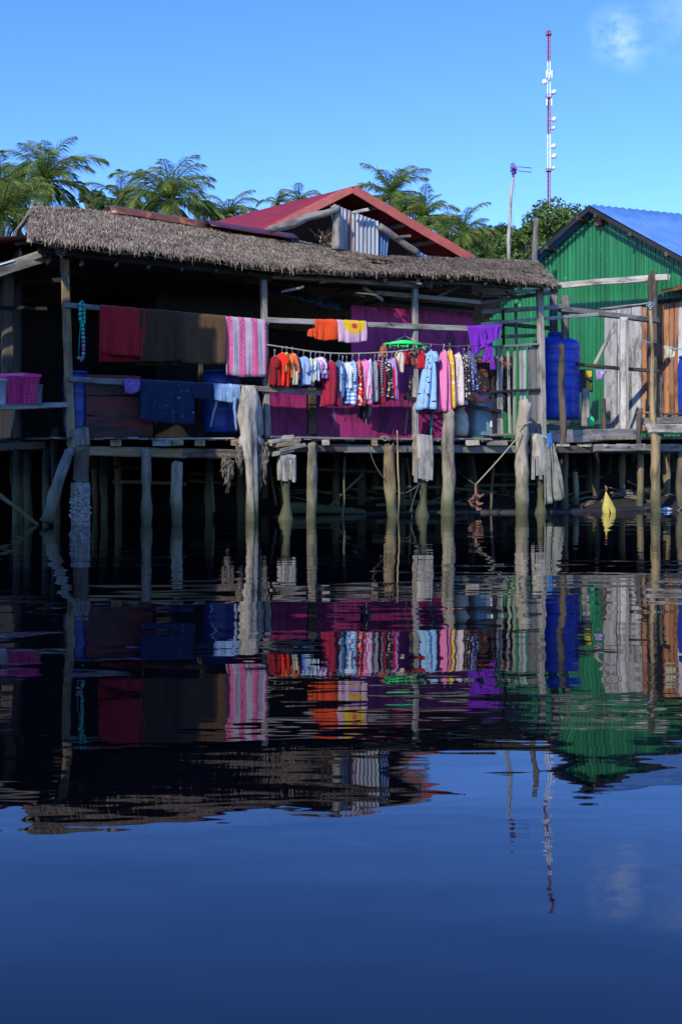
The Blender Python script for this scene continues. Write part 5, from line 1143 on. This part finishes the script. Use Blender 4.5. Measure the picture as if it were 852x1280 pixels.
# ================================================================== MASTS
wm = root('wind_vane', Q(637, 322, 27), 'crooked pole with a violet toy windmill on top', 'windmill')
random.seed(98); D = 27
mb = MB(); pp = [Q(636, 330, D), Q(635, 300, D), Q(637, 270, D), Q(638, 245, D), Q(641, 222, D)]; mb.tube(pp, [.05, .045, .04, .035, .03], 8, rough=.1); mb.build('pole', M['pale'], wm, True)
hub = Q(641, 211, D); mb = MB(); u_ = px(D)
mb.tube([hub + Vector((0, -.1, 0)), hub + Vector((0, .1, 0))], .03, 8); mb.tube([hub, Q(641, 226, D)], .03, 6); mb.build('hub', M['violet'], wm, True)
ax_ = Vector((.78, -.62, 0)).normalized(); up_ = Vector((0, 0, 1)); sdv = ax_.cross(up_).normalized()
for k in range(8):
    t = 2 * math.pi * k / 8; d = sdv * math.cos(t) + up_ * math.sin(t); e = up_ * math.cos(t) - sdv * math.sin(t); a = hub + d * .03; b_ = hub + d * 7.5 * u_
    mb = MB(); l = mb.loop([a - e * .01, b_ - e * .035 + ax_ * .03, b_ + e * .035 - ax_ * .03, a + e * .01]); mb.f.append(tuple(l)); o = mb.build('blade', M['violet'], wm); o.modifiers.new('t', 'SOLIDIFY').thickness = .012
mb = MB(); mb.tube([hub + (sdv * math.cos(t) + up_ * math.sin(t)) * 6.6 * u_ for t in [2 * math.pi * k / 24 for k in range(25)]], .008, 5, cap=False); mb.build('ring', M['violet'], wm, True)
mb = MB(); a, b_, c, d = Q(648, 208.5, D), Q(663.5, 210, D), Q(663, 215.5, D), Q(648, 213.5, D); mb.tube([hub, a, b_, c, d, hub], .011, 5); mb.build('tail_frame', M['violet'], wm, True)
mb = MB(); mb.tube([Q(643, 226, D), Q(641, 270, D), Q(638, 312, D)], .006, 4); mb.build('guy_wire', M['wire'], wm, True)
tag(pole('timber_mast', M['grey'], Q(667, 335, 27.5), Q(669.5, 273, 27.5), .07, .06), 'bare grey upright pole standing above the thatch near the windmill', 'pole')
pole_ = rope('guy_rope', M['darkrope'], [Q(597, 318, 25), Q(575, 342, 24), Q(560, 352, 23)], .012); tag(pole_, 'thin line slanting down behind the thatch ridge', 'rope')
# telecom mast
D = 190; TW = root('radio_mast', (Q(685, HZ, D).x, D, 8), 'tall slim red and white lattice radio mast with dishes behind the trees', 'radio mast'); u_ = px(D)
def mast_seg(y0, y1, mat):
    mb = MB(); z0, z1 = Q(685, y0, D).z, Q(685, y1, D).z; c0 = Q(685.3, y0, D); r = 2.0 * u_; cs = [Vector((math.cos(t) * r, math.sin(t) * r, 0)) for t in (R(90), R(210), R(330))]
    for c in cs: mb.tube([Vector((c0.x, D, z0)) + c, Vector((c0.x, D, z1)) + c], .075, 6)
    n = max(2, int((z1 - z0) / .85))
    for k in range(n):
        a, b_ = z0 + (z1 - z0) * k / n, z0 + (z1 - z0) * (k + 1) / n
        for i in range(3): p, q = cs[i], cs[(i + 1) % 3]; mb.tube([Vector((c0.x, D, a)) + p, Vector((c0.x, D, b_)) + q], .035, 4); mb.tube([Vector((c0.x, D, b_)) + p, Vector((c0.x, D, b_)) + q], .03, 4)
    mb.build('mast_section', mat, TW)
for i, (a, b_) in enumerate(((77, 38), (122, 77), (168, 122), (212, 168), (256, 212), (330, 256))): mast_seg(a, b_, M['tower_red'] if i % 2 == 0 else M['tower_white'])
def dish(x, y, r, sg, mat=None):
    c = Q(x, y, D); mb = MB(); ax = Vector((sg * .45, -.9, 0)).normalized(); mb.tube([c - ax * .5, c - ax * .2, c + ax * .3, c + ax * .4], [r * .3, r * .9, r, r * .9], 14); mb.tube([c - ax * .3, Vector((Q(685.3, y, D).x, D, c.z))], .08, 5); mb.build('dish', mat or M['tower_white'], TW, True)
for x, y, r, sg in ((680.5, 102.5, .42, -1), (691.3, 115.5, .42, 1), (691.5, 149.5, .42, 1), (690.6, 160.5, .3, 1), (691, 183, .42, 1), (691.6, 195.5, .42, 1), (690.6, 210.5, .28, 1)): dish(x, y, r, sg)
for x, y0, y1, m_ in ((682.6, 97, 88, 'tower_white'), (689, 97, 88, 'tower_white'), (682.8, 132, 123, 'tower_white'), (688.6, 132, 123, 'tower_white'), (685.5, 98.5, 90, 'tower_white')):
    mb = MB(); a = Q(x, y0, D - .6); b_ = Q(x, y1, D - .6); mb.box((a + b_) / 2, .22, .12, b_.z - a.z); mb.build('panel_antenna', M[m_], TW)
for y in (43.5, 122.5, 214): 
    mb = MB(); c = Q(685.3, y, D); mb.box(c, .9, .9, .12); mb.tube([c + Vector((-.5, -.45, .4)), c + Vector((.5, -.45, .4)), c + Vector((.5, .45, .4)), c + Vector((-.5, .45, .4)), c + Vector((-.5, -.45, .4))], .05, 4); mb.build('platform', M['tower_red'], TW)
# ================================================================== PALMS AND TREES
def palm(cx_, cy_, D, rad, label, seed, nf=26, lean=0.0, tilt=0.0, spread=1.0):
    random.seed(seed); c = Q(cx_, cy_, D); gz = ground_z(c.x + lean, D) - .3; rt = root('palm_tree', (c.x + lean, D, gz), label, 'palm tree', 'coconut palms behind the houses')
    n = 14; path = [Vector((c.x + lean * (1 - (i / n)) ** 2, D, gz + (c.z - gz) * i / n)) for i in range(n + 1)]; mb = MB(); mb.tube(path, [.24 - .09 * i / n for i in range(n + 1)], 9, rough=.05); mb.build('trunk', M['bark'], rt, True)
    mb = MB()
    for k in range(nf):
        az = k * 2.39996 + random.uniform(-.2, .2); f = (k + .5) / nf; el0 = R(88 - 112 * f ** 1.1) * spread + random.uniform(-.2, .2); Lf = rad * random.uniform(.9, 1.35) * (1 if f < .85 else .8)
        d = Vector((math.cos(az), math.sin(az), 0)); p = c.copy(); S = 16; pts = [p.copy()]; el = el0
        wind = Vector((.25, 0, 0)); droop = random.uniform(.35, .8) + .35 * f
        for i in range(S): el -= droop * (i / S) * 1.9 / S + .05; p = p + (d * math.cos(el) + Vector((0, 0, math.sin(el))) + wind * .3 * i / S).normalized() * (Lf / S); pts.append(p.copy())
        mb.tube(pts, [.05 - .04 * i / S for i in range(S + 1)], 4)
        M_ = 62
        for i in range(2, M_ + 1):
            t = i / M_ * S; a = min(int(t), S - 1); q = pts[a].lerp(pts[a + 1], t - a); tg = (pts[a + 1] - pts[a]).normalized(); sd_ = tg.cross(Vector((0, 0, 1)))
            if sd_.length < .05: sd_ = Vector((math.sin(az), -math.cos(az), 0))
            sd_.normalize(); un = sd_.cross(tg).normalized(); ll_ = Lf * .33 * math.sin(math.pi * (.12 + .84 * i / M_)) ** .7
            for sg in (-1, 1):
                dr = (sd_ * sg * .8 + tg * 1.0 + un * random.uniform(-.1, .35) + Vector((0, 0, -.35)) * random.uniform(.0, 1.6)).normalized(); l2 = ll_ * random.uniform(.8, 1.1); m1 = q + dr * l2 * .5; e = q + dr * l2 + Vector((0, 0, -.32 * l2)); w = tg * .021 * Lf / 3
                l = mb.loop([q - w * .5, q + w * .5, m1 + w, e, m1 - w]); mb.f.append(tuple(l))
    mb.build('crown', M['palm'], rt); return rt
palm(58, 228, 62, 2.9, 'tallest palm, standing above the left end of the thatch', 1, 30)
palm(2, 268, 52, 2.6, 'low bright palm cut off by the left picture edge', 2, 26)
palm(152, 252, 66, 1.9, 'small palm between the two big left palms', 3, 20)
palm(212, 250, 60, 2.7, 'wide palm behind the rusty ridge sheet', 4, 30)
palm(285, 268, 64, 1.9, 'low palm behind the left end of the red roof', 5, 20, spread=.8)
palm(347, 254, 78, 1.4, 'small palm top left of the red roof peak', 6, 10, spread=.8)
palm(374, 250, 78, 1.6, 'small upright palm top close to the red roof peak', 7, 12, spread=.7)
palm(488, 246, 66, 2.3, 'palm directly right of the red roof peak', 8, 26)
palm(530, 272, 64, 1.9, 'palm above the middle of the red gable board', 9, 22)
palm(578, 297, 60, 2.0, 'low palm above the lower end of the red gable board', 10, 24)
def tree(cx_, cy_, D, rx, rz, label, seed, leafs=5200, mat='leaf', ls=.16, clumps=26):
    random.seed(seed); c = Q(cx_, cy_, D); gz = ground_z(c.x, D) - .3; rt = root('tree', (c.x, D, gz), label, 'tree', 'broad-leaved trees behind the houses')
    mb = MB(); mb.tube([Vector((c.x, D, gz)), Vector((c.x + .1, D, (gz + c.z) / 2)), c + Vector((0, 0, rz * .3))], [.28, .2, .08], 8, rough=.08); cl = []
    for k in range(clumps):
        a = random.uniform(0, 2 * math.pi); zz = random.uniform(-.9, 1); rr = math.sqrt(max(0, 1 - zz * zz)) * random.uniform(.45, 1.0); q = c + Vector((math.cos(a) * rr * rx, math.sin(a) * rr * rx * .8, zz * rz * random.uniform(.7, 1.05))); cl.append((q, random.uniform(.22, .42) * min(rx, rz)))
        mb.tube([c + Vector((0, 0, -rz * .6)), c.lerp(q, .5) + Vector((0, 0, -.2)), q], [.09, .05, .015], 5)
    mb.build('trunk', M['bark'], rt, True); mb = MB()
    for k in range(leafs):
        q, r = random.choice(cl); v = Vector((random.gauss(0, 1), random.gauss(0, 1), random.gauss(0, .8))).normalized() * r * random.random() ** .35; p = q + v
        n = (v.normalized() + Vector((random.gauss(0, .6), random.gauss(0, .6), random.gauss(.3, .6)))).normalized(); a = n.orthogonal().normalized(); b_ = n.cross(a); t = random.uniform(0, 6.28); a, b_ = a * math.cos(t) + b_ * math.sin(t), b_ * math.cos(t) - a * math.sin(t); s_ = ls * random.uniform(.6, 1.3)
        l = mb.loop([p - a * s_, p + b_ * s_ * .45, p + a * s_, p - b_ * s_ * .45]); mb.f.append(tuple(l))
    mb.build('crown', M[mat], rt); return rt
tree(692, 297, 58, 1.9, 1.9, 'big bushy tree in front of the radio mast, left of the blue roof', 1, 9000, 'leaf', .11, 40)
tree(655, 312, 56, 1.3, 1.2, 'smaller green tree left of the big bushy tree', 2, 5000, 'leaf', .11, 26)
tree(610, 312, 80, 2.2, 1.6, 'dark tree behind the windmill pole', 3, 5000, 'leaf2', .14)
tree(600, 318, 66, 1.9, 1.2, 'light green tree just left of the windmill pole', 12, 5000, 'leaf', .12)
tree(728, 300, 64, 1.3, 1.5, 'light green tree between the big bushy tree and the blue roof', 13, 5000, 'leaf', .12)
tree(560, 296, 84, 1.6, 1.4, 'dark tree behind the low right palm', 4, 4000, 'leaf2', .14)
tree(636, 300, 95, 1.6, 1.2, 'distant tree right of the windmill pole', 5, 3500, 'leaf2', .15)
tree(110, 256, 72, 1.4, .9, 'small dark tree between the tallest palm and the small palm', 6, 3500, 'leaf2', .12)
tree(20, 250, 76, 1.9, 1.8, 'dark tree behind the low left palm', 7, 5000, 'leaf2', .13)
tree(180, 275, 70, 2.6, 1.5, 'dark tree low behind the wide palm', 8, 5000, 'leaf2', .13)
tree(255, 280, 76, 2.4, 1.2, 'dark tree low behind the rusty ridge sheet', 9, 4500, 'leaf2', .13)
tree(515, 285, 80, 2.4, 1.8, 'dark tree behind the palms right of the roof peak', 10, 5000, 'leaf2', .14)
# the far wooded slope
random.seed(200); mb = MB()
for k in range(26000):
    x = random.uniform(-60, 75); y = random.uniform(100, 135); base = ground_z(x, y); top = 2.2 + 3.4 * (.5 + .5 * noise.noise(Vector((x * .15, y * .12, 0)))) + 2.2 * noise.noise(Vector((x * .5, y * .4, 5))); z = base + random.random() ** .5 * top
    p = Vector((x, y, z + 7.5 * smooth(-60, 5, x) + 3)); a = Vector((random.gauss(0, 1), random.gauss(0, 1), random.gauss(0, .5))).normalized(); b_ = a.orthogonal().normalized(); s_ = random.uniform(.2, .42)
    l = mb.loop([p - a * s_, p + b_ * s_ * .5, p + a * s_, p - b_ * s_ * .5]); mb.f.append(tuple(l))
tag(mb.build('far_wood', M['leaf2']), kind='stuff')
